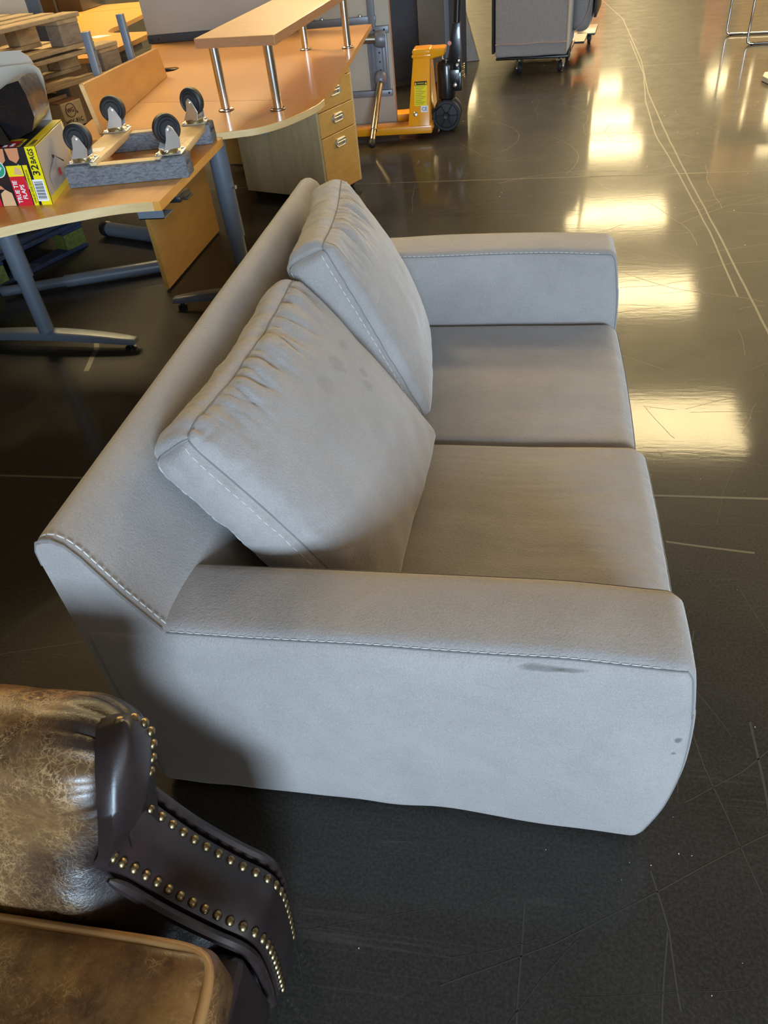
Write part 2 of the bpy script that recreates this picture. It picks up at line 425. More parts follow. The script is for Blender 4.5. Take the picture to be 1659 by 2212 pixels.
# floor: dark polished concrete
def floor_mat():
    m = mat('polished_dark_concrete', (.03, .025, .02), .42, spec=.10, coat=.34, Coat_Roughness=.07); t = NT(m)
    v = t.coord((1, 1, 1)); big = t.noise(v, .9, 5, .6, .6); mid = t.noise(v, 7, 5, .65, .3); sp = t.noise(v, 160, 3, .75); sp2 = t.noise(v, 420, 2, .6)
    c = t.ramp(big, [(.3, (.023, .020, .017)), (.7, (.038, .033, .027))])
    c = t.mix(.4, c, t.ramp(mid, [(.3, (.021, .018, .015)), (.75, (.052, .044, .036))]))
    c = t.mix(.45, c, t.ramp(sp, [(.38, (.012, .011, .010)), (.70, (.060, .055, .050))]))
    c = t.mix(t.ramp(sp2, [(.70, (0, 0, 0)), (.78, (.5, .5, .5))]), c, (.16, .15, .135))
    # hairline scratches running in several directions
    tot = None
    for (ang, sx, sy, th) in ((.15, .5, 26, .012), (1.35, .45, 22, .011), (2.3, .6, 30, .010), (.8, .35, 16, .009)):
        vv = t.coord((sx, sy, 1), (0, 0, ang)); n_ = t.noise(vv, 1.0, 2.0, .5, .35)
        d = t.math('ABSOLUTE', t.math('SUBTRACT', n_, .5)); k = t.ramp(d, [(0., (1, 1, 1)), (th, (0, 0, 0))])
        gate = t.ramp(t.noise(t.coord((1, 1, 1), (0, 0, ang*3)), 1.7+ang, 3, .6), [(.55, (0, 0, 0)), (.68, (1, 1, 1))])
        k = t.mix(1., k, gate, 'MULTIPLY'); tot = k if tot is None else t.mix(1., tot, k, 'LIGHTEN')
    c = t.mix(t.mix(1., tot, (.30, .30, .30), 'MULTIPLY'), c, (.10, .088, .075)); t.set(Base_Color=c)
    rr = t.ramp(mid, [(.3, (.36, .36, .36)), (.7, (.48, .48, .48))]); rr = t.mix(t.mix(1., tot, (.5, .5, .5), 'MULTIPLY'), rr, (.6, .6, .6)); t.set(Roughness=rr); t.set(Coat_Roughness=t.ramp(mid, [(.3, (.070, .070, .070)), (.7, (.090, .090, .090))]))
    rip = t.noise(t.coord((14, 55, 1)), 1.0, 3, .6); n1 = t.bump(rip, .03, .004); t.set(Normal=t.bump(sp, .05, .001, n1)); t.set(Coat_Normal=n1); return m
M['floor'] = floor_mat()
M['scratch'] = mat('scratch_dust', (.050, .043, .032), .45)
M['scratch_far'] = mat('worn_scratch_dust', (.085, .072, .052), .5)
M['scratch_near'] = mat('fine_scratch_dust', (.037, .034, .030), .5)
M['joint'] = mat('joint_filler', (.10, .088, .07), .6)
M['wall'] = speck('tan_wall_paint', (.42, .33, .22), .1, 4)
M['wall_dark'] = speck('dark_wall_for_reflection', (.045, .036, .028), .15, 4)
M['ceil'] = speck('warm_ceiling', (.56, .41, .24), .06, 3)
M['trim_orange'] = mat('orange_panel', (.90, .20, .01), .5)
M['trim_tan'] = mat('tan_timber', (.55, .33, .12), .6)
M['trim_red'] = mat('red_panel', (.4, .05, .02), .5)
def emit(name, col, e):
    m = mat(name, (.8, .8, .8), .5); b = m.node_tree.nodes['Principled BSDF']
    b.inputs['Emission Color'].default_value = (*col, 1); b.inputs['Emission Strength'].default_value = e; return m
M['lamp'] = emit('lamp_diffuser', LAMP_C, LAMP_E)
M['lamp_body'] = mat('lamp_housing', (.7, .7, .68), .5)

# ------------------------------------------------------------------ building shell
struct('floor', MB().box2((-12, -5, -.2), (12, 46, 0)), M['floor'], smooth=False)
fl = bpy.data.objects['floor']
CZ = 5.6
struct('ceiling', MB().box2((-12, -5, CZ), (12, 46, CZ+.2)), M['ceil'], smooth=False)
struct('wall_left', MB().box2((-6.7, -5, 0), (-6.5, 46, CZ)), M['wall_dark'], smooth=False)  # unseen wall, set close and dark so floor reflections stay dark
struct('wall_right', MB().box2((12, -5, 0), (12.2, 46, CZ)), M['wall'], smooth=False)
struct('wall_back', MB().box2((-12, 46, 0), (12, 46.2, CZ)), M['wall'], smooth=False)
# wall behind the camera with a loading door opening (x 0.6..3.2, up to z 3.4)
struct('wall_front', MB().box2((-12, -5.2, 0), (.6, -5, CZ)).box2((3.2, -5.2, 0), (12, -5, CZ)).box2((.6, -5.2, 3.4), (3.2, -5, CZ)), M['wall'], smooth=False)
struct('trim_1', MB().box2((.62, 13.6, 0), (1.05, 13.9, 1.5)), M['trim_orange'], bevel=.01)
struct('trim_2', MB().box2((3.15, 14.2, 0), (3.42, 14.5, 3.2)), M['trim_tan'], bevel=.01)
struct('trim_3', MB().box2((3.52, 14.2, 0), (3.78, 14.5, 3.2)), M['trim_tan'], bevel=.01)
struct('trim_4', MB().box2((2.72, 14.6, 0), (2.98, 14.9, 1.3)), M['trim_red'], bevel=.01)
# floor joints and the marks scraped into the floor
def ribbon(mb, pts, wd, z):
    P = [Vector((a, b, z)) for a, b in pts]
    for i in range(len(P)-1):
        d = (P[i+1]-P[i]); n = Vector((-d.y, d.x, 0)).normalized()*wd/2
        mb.add([P[i]-n, P[i]+n, P[i+1]+n, P[i+1]-n], [(0, 3, 2, 1)])
j = MB()
for y in (1.722, 4.585, 7.45, 10.3): ribbon(j, [(-6, y+.03-(6)*.0), (6, y-.03)] if y < 4 else [(-6, y+.3), (6, y-.25)], .009 if y < 2 else .012, .0004)
jo = obj('floor_joint', j, M['joint'], fl, smooth=False)
sm = MB()
def scr(pts, wd=.006, amp=.004, sm=sm):
    q = []
    for (a, b) in zip(pts, pts[1:]):
        for k in range(6):
            t = k/6; x = a[0]+(b[0]-a[0])*t; y = a[1]+(b[1]-a[1])*t
            q.append((x+amp*nz((x, y, 0), 6, 3), y+amp*nz((x, y, 5), 6, 4)))
    q.append(pts[-1]); ribbon(sm, q, wd, .0003)
_scr0 = scr
tr = [(.824, 11.371), (.954, 9.884), (.931, 7.665), (.866, 6.492), (.862, 5.363), (.872, 4.447), (.892, 3.586), (.897, 3.002), (.9, 2.4)]
scr(tr, .009); scr([(.92, 8.6), (.896, 7.122), (.822, 6.219), (.793, 5.378), (.83, 4.6), (.855, 3.7), (.85, 3.0)], .008)
track = sm; sm = MB()
scr = lambda pts, wd=.006, amp=.004, sm=sm: _scr0(pts, wd, amp, sm)
scr([(.397, 1.527), (.612, 1.496)], .007)
nearm = MB()
_scr = scr
def scr(pts, wd=.006, amp=.004): _scr(pts, wd, amp, nearm if pts[0][1] < 2.0 else sm)
scr([(.7, .86), (.481, .731), (.321, .636), (.09, .495), (-.102, .406)], .002)
scr([(.036, .56), (.034, .51), (.026, .368)], .003); scr([(.498, .977), (.494, .791), (.48, .66)], .005); scr([(.278, .54), (.262, .45), (.254, .399)], .003); scr([(.26, .64), (.28, .54), (.285, .42)], .003)
scr([(.45, .62), (.39, .86), (.36, 1.05)], .002); scr([(.42, 1.22), (.36, 1.0), (.33, .8)], .002); scr([(.60, .98), (.46, .86), (.34, .78)], .002)
scr([(-.95, 1.05), (-.82, 1.0), (-.78, .78)], .003); scr([(-1.5, .95), (-.85, 1.13), (-.74, 1.12)], .002)
scr([(-1.86, 2.72), (-1.80, 2.60), (-1.79, 2.54), (-1.76, 2.42)], .022)
scr([(-1.35, 2.55), (-1.28, 2.45), (-1.2, 2.42)], .006); scr([(-1.45, 2.2), (-1.3, 2.3), (-1.15, 2.55)], .003)
def arc(cx, cy, r, a0, a1, wd=.007):
    scr([(cx+r*math.cos(a0+(a1-a0)*i/8), cy+r*math.sin(a0+(a1-a0)*i/8)) for i in range(9)], wd)
arc(-.62, 5.5, .55, -.7, .9, .005); arc(-.42, 5.0, .72, -.5, .8, .004); arc(-.2, 5.9, .6, -.4, 1.2, .004); arc(.3, 3.9, .8, 1.2, 2.2, .005)
rs = random.Random(5)
for i in range(230):
    x = rs.uniform(-.9, 2.2); y = rs.uniform(2.7, 9.5); L = rs.uniform(.08, .7); a = rs.choice((rs.gauss(.1, .3), rs.uniform(-1.6, 1.6)))
    scr([(x, y), (x+L*.5*math.cos(a)+rs.uniform(-.04, .04), y+L*.5*math.sin(a)+rs.uniform(-.03, .03)), (x+L*math.cos(a), y+L*math.sin(a))], rs.uniform(.001, .0032), .02)
for i in range(60):
    x = rs.uniform(-.4, 1.0); y = rs.uniform(.25, 2.6); L = rs.uniform(.03, .3); a = rs.uniform(-1.6, 1.6)
    scr([(x, y), (x+L*.5*math.cos(a)+rs.uniform(-.01, .01), y+L*.5*math.sin(a)), (x+L*math.cos(a), y+L*math.sin(a))], rs.uniform(.0006, .0014), .01)
so = obj('tyre_tracks', track, M['scratch'], fl, smooth=False); so['kind'] = 'stuff'
so = obj('scratch_marks', sm, M['scratch_far'], fl, smooth=False); so['kind'] = 'stuff'
so = obj('scratch_marks', nearm, M['scratch_near'], fl, smooth=False); so['kind'] = 'stuff'
# grit lying on the floor
gm = MB()
for i in range(170):
    y = rs.choice((rs.uniform(.2, 2.5), rs.uniform(2.5, 8))); x = rs.uniform(-.3, 1.0) if y < 2.5 else rs.uniform(-.6, 1.8); s = rs.uniform(.0005, .0012)*(1 if y < 2.5 else 2.4)
    gm.box((x, y, s*.3), (s*2, s*1.3, s*.6), rotz(rs.uniform(0, 3)))
go = obj('floor_grit', gm, M['blank'], fl, smooth=False); go['kind'] = 'stuff'

# ceiling lamps: rows of wide lit panels hung below the ceiling, plus one added fill lamp
lamp_me = make_mesh('lamp_diffuser', MB().box((0, 0, 0), (2.2, 1.25, .03)), M['lamp'], smooth=False)
body_me = make_mesh('lamp_housing', MB().box((0, 0, .06), (2.3, 1.35, .09)), M['lamp_body'], bevel=.02)
rod_me = make_mesh('hanging_rod', MB().tube([(0, 0, .1), (0, 0, CZ-5.0)], .012, 8), M['zinc'])
for x, y in [(-4.6, 6.6)] + [(a, b) for a in (-3.1, 2.0, 7.1) for b in (9.45, 13.8, 18.0, 23.3, 26.2, 30.4)]:  # first position is an added, unseen lamp that brightens the desks
    if True:
        l = thing('ceiling_lamp', 'wide warm lamp panel hanging from the hall ceiling', 'lamp', (x, y, 5.0), 'ceiling lamps of the hall')
        place('diffuser', lamp_me, l, (x, y, 5.0)); place('housing', body_me, l, (x, y, 5.0))
        for sx in (-.9, .9): place('hanging_rod', rod_me, l, (x+sx, y, 5.0))

# ------------------------------------------------------------------ grey two-seat sofa
XB, XF, Y0, WA, HA, HB, Y1 = -.725, .266, .705, .177, .516, .713, 2.414
TT, TB = .049, .158
sofa = thing('sofa', 'grey microfibre two-seat sofa with wide flat arms standing on dark concrete floor', 'sofa', (-.25, 1.56, 0))
def arm(y0, y1, outer):
    hx, hy, hz = (XF-XB)/2, (y1-y0)/2, (HA-.012)/2; c = Vector(((XF+XB)/2, (y0+y1)/2, .012+hz))
    def fn(q, abc, nn):
        a, b, t = abc; p = c+q
        fr = sstep(.0, 1.0, a)
        p.x += fr*(.028*(1-t*t) - .010*sstep(0, 1, -t) - .016*max(0, -t-.55))       # front swells, tucks in at the hem
        p.y += outer*.012*(1-t*t)*(1-a**4) if b*outer > 0 else 0
        if b*outer > 0: p.y += outer*.016*sstep(.1, 1, a)*sstep(.6, -1, t)
        p.z += .004*nz((p.x, p.y, 0), 5, 2)*(t > 0)
        if t > .5: p.z -= .012*sstep(.55, 1, a)                                        # top droops to the front edge
        if t > .9: p.z += .006*(1-b*b)
        if t < -.9: p.z += .006*nz((p.x*1.0, p.y, 0), 11, 5)-.003
        if b*outer > .9: p += nn*(.002*nz(p, 7, 1))
        return p
    return rbox((hx, hy, hz), .026, (44, 10, 24), fn)
for (y0, y1, outer) in ((Y0, Y0+WA, -1), (Y1-WA, Y1, 1)):
    mb, mp = arm(y0, y1, outer)
    ar = obj('arm', mb, M['suede'], sofa, angle=180)
    for b in (-1, 1):
        pts = [mp(-1+2*i/60, b, 1) for i in range(2, 60)]
        pts += [mp(1, b, 1-2*i/40) for i in range(0, 40)]
        obj('seam', MB().tube([p+Vector((0, 0, .0002)) for p in pts], .0017, 6), M['suede_dark'], ar)
        st = [mp(-1+2*i/60, b*.955, 1)+Vector((0, 0, .0008)) for i in range(10, 58)]
        if b == outer or outer == 1: s_ = obj('stitching', dashes(st, .011, .004, .0011), M['thread'], ar); s_['kind'] = 'stuff'
        else: s_ = obj('stitching', dashes(st, .009, .006, .0011), M['suede_dark'], ar); s_['kind'] = 'stuff'
# raked backrest: profile in x-z swept along y with rounded ends
prof = []
for (x, z) in ((XB+.012, .03), (XB, .10), (XB, .62), (XB+.0, .690), (XB+.008, .708), (XB+.022, .714), (XB+TT-.012, .714), (XB+TT+.006, .704), (XB+TT+.022, .680), (XB+.110, .600), (XB+TB, HA), (XB+.20, .42), (XB+.225, .30), (XB+.23, .12), (XB+.22, .04)):
    prof.append((x, z))
def dens(P, step):
    out = []
    for i in range(len(P)):
        a, b = P[i], P[(i+1) % len(P)]; L = math.hypot(b[0]-a[0], b[1]-a[1]); k = max(1, int(L/step))
        for t in range(k): out.append((a[0]+(b[0]-a[0])*t/k, a[1]+(b[1]-a[1])*t/k))
    return out
pr = dens(prof, .02); cen = (XB+.10, .4)
mb = MB(); nrow = 70; ys = [Y0+.003+(Y1-Y0-.006)*i/nrow for i in range(nrow+1)]
ends = [(.0, .985), (.006, .994), (.014, .999)]
rows = [(Y0+.003+e, s) for e, s in ends] + [(y, 1.0) for y in ys[1:-1]] + [(Y1-.003-e, s) for e, s in reversed(ends)]
for (y, s) in rows:
    for (x, z) in pr:
        px = cen[0]+(x-cen[0])*s; pz = cen[1]+(z-cen[1])*s
        d = .004*nz((px, y, pz), 3.5, 3)+.002*nz((px, y*2, pz), 9, 4)
        front = sstep(XB+.05, XB+.15, px)
        mb.v.append(Vector((px+d*(.3+front), y, pz+.5*d*(pz > .6))))
n = len(pr)
for i in range(len(rows)-1):
    for k in range(n):
        k2 = (k+1) % n; mb.f.append([i*n+k, i*n+k2, (i+1)*n+k2, (i+1)*n+k]); mb.m.append(0)
mb.f.append(list(range(n))); mb.m.append(0); mb.f.append([(len(rows)-1)*n+k for k in range(n)]); mb.m.append(0)
bk = obj('backrest', mb, M['suede'], sofa, angle=60)
edge = [Vector((x, Y0+.004, z)) for (x, z) in ((XB, .66), (XB+.002, .69), (XB+.010, .709), (XB+.022, .7145), (XB+TT-.012, .7145), (XB+TT+.006, .704), (XB+TT+.022, .681), (XB+.110, .601), (XB+TB, HA+.004))]
obj('seam', MB().tube(edge, .0018, 6), M['suede_dark'], bk)
st = [Vector((p.x+.002, Y0+.016, p.z+.0016)) for p in edge[2:]]
s_ = obj('stitching', dashes(st, .012, .0035, .0012), M['thread'], bk); s_['kind'] = 'stuff'
# frame under the seat
obj('seat_base', MB().box2((XB+.20, Y0+WA-.004, .02), (.235, Y1-WA+.004, .165)), M['suede'], sofa, bevel=.012)
obj('feet_lining', MB().box2((XB+.05, Y0+.05, .0), (.15, Y1-.05, .022)), M['lining'], sofa)
def seat(y0, y1, zt, xf, seed):
    hx, hy, hz = (xf-(XB+.19))/2, (y1-y0)/2, .085; c = Vector(((xf+XB+.19)/2, (y0+y1)/2, zt-hz))
    def fn(q, abc, nn):
        a, b, t = abc; p = c+q
        if t > 0:
            p.z += .016*(1-b*b)*(1-a**4)*t + .004*nz(p, 4, seed)
            # long soft creases running front to back
            cr = noise.noise(Vector((p.x*2.2+seed, p.y*17+seed*3+.5*nz((p.x, 0, 0), 4, seed), 0)))
            p.z -= .0060*max(0, cr)*(.4+.6*sstep(-.2, .9, a))*(1 if seed == 1 else .5) + .002*max(0, 1-abs(cr)/.08)*sstep(-.6, .5, a)*(1 if seed == 1 else .5)
        p.x += sstep(.3, 1, a)*(.012*(1-t*t)-.014*sstep(.2, -1, t))+.006*sstep(.5, 1, a)*(1-b*b)
        return p
    return rbox((hx, hy, hz), .034, (36, 90, 8), fn)
for (y0, y1, zt, xf, sd) in ((Y0+WA+.001, 1.556, .303, .300, 1), (1.559, Y1-WA-.001, .288, .284, 2)):
    mb, mp = seat(y0, y1, zt, xf, sd); sc_ = obj('seat_cushion', mb, M['suede'], sofa, angle=180)
    pts = [mp(1, -1+2*i/50, .72) + Vector((.0004, 0, 0)) for i in range(2, 49)]
    obj('seam', MB().tube(pts, .0018, 6), M['suede_dark'], sc_)

# ------------------------------------------------------------------ two loose back cushions
def back_cushion(label, ctr, Mx, W, H_, T, bulge, seed, seatz, hem):
    ctr = Vector(ctr); Mx = Matrix(Mx)
    root = thing('back_cushion', label, 'cushion', ctr - Mx @ Vector((T/2, 0, H_/2)), 'loose back cushions of the sofa')
    def fn(q, abc, nn):
        c, a, b = abc            # local x = out of the front, y = width, z = height
        p = Vector(q); p.x -= T/2
        ea = max(0, 1-abs(a)**2.4); eb = max(0, 1-abs(b)**2.4)
        if c > 0: p.x += c*bulge*(ea*eb)**.75
        else: p.x += c*.012*(ea*eb)
        # the sides pull in a little between the corners
        p.y -= .020*a*abs(a)**3*eb*(1); p.z -= .016*b*abs(b)**3*ea
        p.z -= .02*ea*sstep(.2, 1, b)*.6
        p.y += .0
        cor = (abs(a)*abs(b))**7; p.y -= math.copysign(.020*cor, a); p.z -= math.copysign(.020*cor, b)
        sb_ = max(0, 1-c*c); p.y += math.copysign(.013*sb_*sstep(.97, 1, abs(a))*(1-abs(b)**6), a); p.z += math.copysign(.012*sb_*sstep(.97, 1, abs(b))*(1-abs(a)**6), b)
        # gathers along the top edge and the near edge
        g = 0
        if c > -.9:
            topd = (1-b)*H_/2; u = a*W/2
            n1 = noise.noise(Vector((u*15+seed*5+topd*4, topd*3.5, seed))); n2 = noise.noise(Vector((u*30+seed*9, topd*8, seed+5)))
            env = math.exp(-((topd-.045)/.065)**2)*sstep(.0, .014, topd)*sstep(-.5, .0, c)
            g += env*(.013*n1 - .0075*max(0, 1-abs(n1)/.16)**1.5 - .004*max(0, 1-abs(n2)/.15))
            nd = (1+a)*W/2; v = b*H_/2
            n3 = noise.noise(Vector((v*24+seed*9+nd*5, nd*7, seed+3)))
            env = math.exp(-((nd-.03)/.05)**2)*sstep(0, .012, nd)*sstep(-.5, .0, c)
            g += env*(.006*n3 - .0045*max(0, 1-abs(n3)/.14)**1.5)
            g += .005*nz(p, 5, seed)+.0022*nz(p, 17, seed+1)+.0012*nz((p.x*20, p.y*46, p.z*30), 1, seed+6)*sstep(.45, 1, max(b, -a))
        side = max(abs(a), abs(b)) > .985
        if side: g += .0034*nz((p.x*10, p.y*30, p.z*30), 1.3, seed+2)
        p += nn*g
        wv = ctr + Mx @ p
        if wv.z < seatz + .012:      # rests on the seat
            k = seatz+.012-wv.z; wv.z = seatz+.012-.012*(1-math.exp(-k/.03))
        lim = XB+.074+(HB-wv.z)*.553   # leans on the backrest
        if wv.z < .70 and wv.x < lim: wv.x = lim
        return wv
    mb, mp = rbox((T/2, W/2, H_/2), .036, (8, 110, 96), fn)
    body = obj('cover', mb, M['suede'], root, angle=180)
    loop = [mp(1, -1, t) for t in [1-2*i/60 for i in range(61)]]
    top = [mp(1, -1+2*i/60, 1) for i in range(61)]; far = [mp(1, 1, 1-2*i/60) for i in range(61)]
    for pts in (loop, top, far): obj('seam', MB().tube([p+Mx @ Vector((.0003, 0, 0)) for p in pts], .0019, 6), M['suede_dark'], body)
    back = [mp(-.9, -1, 1-2*i/60) for i in range(61)]
    obj('seam', MB().tube(back, .0014, 6), M['suede_dark'], body)
    obj('seam', MB().tube([mp(1-2*i/12, -1, 1) for i in range(13)], .0015, 6), M['suede_dark'], body)
    st = [mp(.70, -1, .9-1.8*i/60) + Mx @ Vector((0, -.0006, 0)) for i in range(61)]
    st2 = [mp(-.80, -1, .9-1.8*i/60) + Mx @ Vector((0, -.0006, 0)) for i in range(61)]
    m_ = dashes(st, .013, .006, .0009)
    m2 = dashes(st2, .013, .006, .0009); m_.add(m2.v, m2.f)
    s_ = obj('stitching', m_, M['thread'], body); s_['kind'] = 'stuff'
    return root
back_cushion('near grey back cushion slumped forward across the seat beside the near sofa arm', (-.378, 1.244, .537),
             ((.815, .065, -.576), (-.062, .998, .025), (.576, .015, .817)), .664, .570, .118, .062, 1, .319, 0)
back_cushion('far grey back cushion standing upright behind the slumped one', (-.380, 1.908, .552),
             ((.902, -.129, -.412), (.137, .991, -.010), (.410, -.047, .911)), .640, .564, .118, .062, 2, .305, 0)

# ------------------------------------------------------------------ worn leather armchair (faces +x, left of the camera)
ch = thing('leather_armchair', 'worn brown leather armchair with brass nailheads and rolled arms', 'armchair', (-.8, .05, 0))
CY = .05   # middle plane of the chair
def chair_arm(mir):
    """mir = +1: the arm beside the sofa; -1: its mirror"""
    def W(x, y, z): return Vector((x, y if mir > 0 else 2*CY-y, z))
    cy, cz, r = .452, .552, .092
    # cross-section in (y,z): from the inner seat line up over the roll to the outer side
    NR = 56
    sec = catmull([(.322, .25), (.312, .30), (.304, .35), (.300, .40), (.304, .44), (.318, .475), (.345, .510)], 3)[:-1]
    NL = len(sec)
    sec += [(cy+r*math.cos(a), cz+r*math.sin(a)) for a in [pi*1.02-pi*1.32*i/NR for i in range(NR+1)]]
    sec += [(.490, .475), (.472, .44), (.468, .36), (.468, .22), (.468, .07)]
    def profx(z):
        P = [(.62, -.500), (.50, -.512), (.478, -.510), (.440, -.495), (.372, -.458), (.308, -.408), (.276, -.376), (.245, -.362), (.20, -.359), (.07, -.364)]
        if z >= P[0][0]: return P[0][1]
        for (za, xa), (zb, xb) in zip(P, P[1:]):
            if z >= zb: return xa+(xb-xa)*(za-z)/(za-zb)
        return P[-1][1]
    ns = len(sec); nx = 72; x0, x1 = -1.18, -.500; mb = MB(); dark = []
    for i in range(nx+1):
        u = i/nx; x = x0+(x1-x0)*(1-(1-u)**1.7)
        e = max(0, (x-(x1-.075))/.075)                  # the end rounds over round the front panel
        for k, (y, z) in enumerate(sec):
            roll = NL <= k <= NL+NR
            xk = x0+((profx(z)-.006 if k < NL else x1 if k <= NL+NR-6 else min(x1, profx(z))-.035)-x0)*(1-(1-u)**1.7)
            s = math.sqrt(max(0, 1-(.97*e)**2))
            yy, zz, xx = y, z, xk
            if roll:
                ang = math.atan2(z-cz, y-cy); pe = sstep(.15, .75, e)*(1-.6*sstep(.75, 1, e))
                fold = 1-.020*pe*max(0, math.sin(ang*6.5+.6))**2
                pl_ = sstep(x1-.135, x1-.02, x)
                for a0, st0 in ((2.95, 1.), (2.45, .8), (3.3, .7), (2.05, .7), (1.65, .8), (1.25, .9), (.85, .8), (.4, .9), (-.1, .8)): fold -= .075*st0*pl_*math.exp(-(((ang-a0+pi) % (2*pi)-pi)/.05)**2)
                kf = (.56+.44*s)*fold
                yy = cy+(y-cy)*kf; zz = cz+(z-cz)*kf
            elif k < NL:
                xe = profx(z)-.006; q_ = sstep(.085, 0, xe-xk)
                yy = y+(.349-y)*q_*q_+.005*sstep(.17, .03, xe-xk)*(1-q_)*max(0, math.sin((z+xk*.7)*110))**2
            d = .0035*nz((xx, yy, zz), 7, 3)+.0012*nz((xx, yy, zz), 26, 4)
            v = Vector((0, yy-cy, zz-cz)); v = v.normalized() if v.length else v
            mb.v.append(W(xx, yy+v.y*d, zz+v.z*d))
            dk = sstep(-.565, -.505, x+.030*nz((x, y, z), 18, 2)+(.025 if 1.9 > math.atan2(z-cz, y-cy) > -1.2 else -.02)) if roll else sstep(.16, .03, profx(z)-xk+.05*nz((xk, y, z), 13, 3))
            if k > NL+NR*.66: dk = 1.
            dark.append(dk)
    for i in range(nx):
        for k in range(ns-1):
            q = [i*ns+k, i*ns+k+1, (i+1)*ns+k+1, (i+1)*ns+k]
            mb.f.append(q if mir > 0 else q[::-1]); mb.m.append(0)
    mb.f.append([nx*ns+k for k in range(ns)]); mb.m.append(0); mb.f.append([k for k in range(ns)]); mb.m.append(0)
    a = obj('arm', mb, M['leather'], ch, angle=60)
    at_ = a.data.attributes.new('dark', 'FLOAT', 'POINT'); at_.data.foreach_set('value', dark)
    # outer side panel of dark leather under the roll
    mb = MB(); nu, nv, z0, z1 = 30, 12, .07, .490
    for i in range(nv+1):
        z = z0+(z1-z0)*i/nv; xe = profx(z)-.012
        for j_ in range(nu+1): x = -1.17+(xe+1.17)*j_/nu; mb.v.append(W(x, .462+.008*math.sin(pi*i/nv)+.002*nz((x, z, 0), 9, 5), z))
    for i in range(nv):
        for j_ in range(nu): mb.f.append([i*(nu+1)+j_, i*(nu+1)+j_+1, (i+1)*(nu+1)+j_+1, (i+1)*(nu+1)+j_]); mb.m.append(0)
    n0 = len(mb.v); mb.v += [v-W(0, .03, 0)+W(0, 0, 0) for v in mb.v]
    for f in list(mb.f): mb.f.append([n0+q for q in reversed(f)]); mb.m.append(0)
    rim = [j_ for j_ in range(nu+1)] + [i*(nu+1)+nu for i in range(1, nv+1)] + [nv*(nu+1)+j_ for j_ in range(nu-1, -1, -1)] + [i*(nu+1) for i in range(nv-1, 0, -1)]
    for p_, q_ in zip(rim, rim[1:]+rim[:1]): mb.f.append([p_, q_, n0+q_, n0+p_]); mb.m.append(0)
    obj('outer_panel', mb, M['dleather'], ch, angle=60)
    # front panel: profile in x-z, widths in y
    pp = [(-.496, .642, .452, .468), (-.486, .636, .424, .480), (-.479, .615, .395, .489), (-.476, .585, .371, .490), (-.478, .555, .354, .476), (-.486, .525, .346, .460), (-.500, .500, .344, .452), (-.502, .478, .347, .450), (-.486, .440, .351, .450), (-.450, .372, .352, .450), (-.400, .308, .352, .450), (-.368, .276, .352, .450), (-.354, .245, .352, .450), (-.351, .20, .352, .450), (-.356, .12, .352, .450), (-.366, .02, .352, .450)]
    Q = []
    for i in range(len(pp)-1):
        q0, q1, q2, q3 = pp[max(0, i-1)], pp[i], pp[i+1], pp[min(len(pp)-1, i+2)]
        for t in (0, .2, .4, .6, .8): Q.append([.5*((2*q1[k])+(q2[k]-q0[k])*t+(2*q0[k]-5*q1[k]+4*q2[k]-q3[k])*t*t+(3*q1[k]-q0[k]-3*q2[k]+q3[k])*t**3) for k in range(4)])
    Q.append(list(pp[-1])); nw = 13; mb = MB()
    for (x, z, ya, yb) in Q:
        for k in range(nw):
            t = k/(nw-1); bul = .020*(1-(2*t-1)**2)*(1.0 if z > .5 else .55) if z > .03 else 0
            mb.v.append(W(x+bul*.9, ya+(yb-ya)*t, z+bul*.4))
    nf = len(mb.v)
    for (x, z, ya, yb) in Q:
        for k in range(nw): t = k/(nw-1); mb.v.append(W(x-.022, ya+(yb-ya)*t, z-.006))
    R_ = len(Q)
    for i in range(R_-1):
        for k in range(nw-1):
            mb.f.append([i*nw+k, i*nw+k+1, (i+1)*nw+k+1, (i+1)*nw+k]); mb.m.append(0)
            mb.f.append([nf+i*nw+k, nf+(i+1)*nw+k, nf+(i+1)*nw+k+1, nf+i*nw+k+1]); mb.m.append(0)
        for k in (0, nw-1): mb.f.append([i*nw+k, (i+1)*nw+k, nf+(i+1)*nw+k, nf+i*nw+k]); mb.m.append(0)
    for i in (0, R_-1): mb.f.append([i*nw+k for k in range(nw)]+[nf+i*nw+k for k in reversed(range(nw))]); mb.m.append(0)
    fp = obj('front_panel', mb, M['dleather'], ch, angle=60)
    # leather welts along both edges
    for side, off in ((2, -.012), (3, .016)):
        path = [W(x-.010, (ya if side == 2 else yb)+off, z+.002) for (x, z, ya, yb) in Q if z < (.470 if side == 2 else .492)]
        obj('welt', MB().tube(path, [.003, .006, .008]+[.009]*(len(path)-3), 8), M['dleather'], fp)
    # brass nails
    def along(P, step, first=0.):
        acc = [0.]
        for a_, b_ in zip(P, P[1:]): acc.append(acc[-1]+(b_-a_).length)
        t = first; out = []
        while t < acc[-1]:
            for i in range(len(P)-1):
                if t <= acc[i+1]:
                    f = (t-acc[i])/max(1e-9, acc[i+1]-acc[i]); out.append((P[i].lerp(P[i+1], f), (P[i+1]-P[i]).normalized())); break
            t += step
        return out
    lo = [W(x+.004, ya+.010, z+.003) for (x, z, ya, yb) in Q if z < .495]
    hi = [W(x+.004, yb-.012, z+.003) for (x, z, ya, yb) in Q if z < .485]
    sr = [W(x+.006, yb-.008, z+.001) for (x, z, ya, yb) in Q if z > .52]
    nails = along(lo, .0225) + along(hi, .0235) + along(sr, .021, .004)
    for p, d in nails:
        nrm = d.cross(Vector((0, 1 if mir > 0 else -1, 0))); nrm = nrm if nrm.x > 0 else -nrm
        o = place('nail', nail_me, fp, p, Vector((0, 0, 1)).rotation_difference(nrm).to_euler())
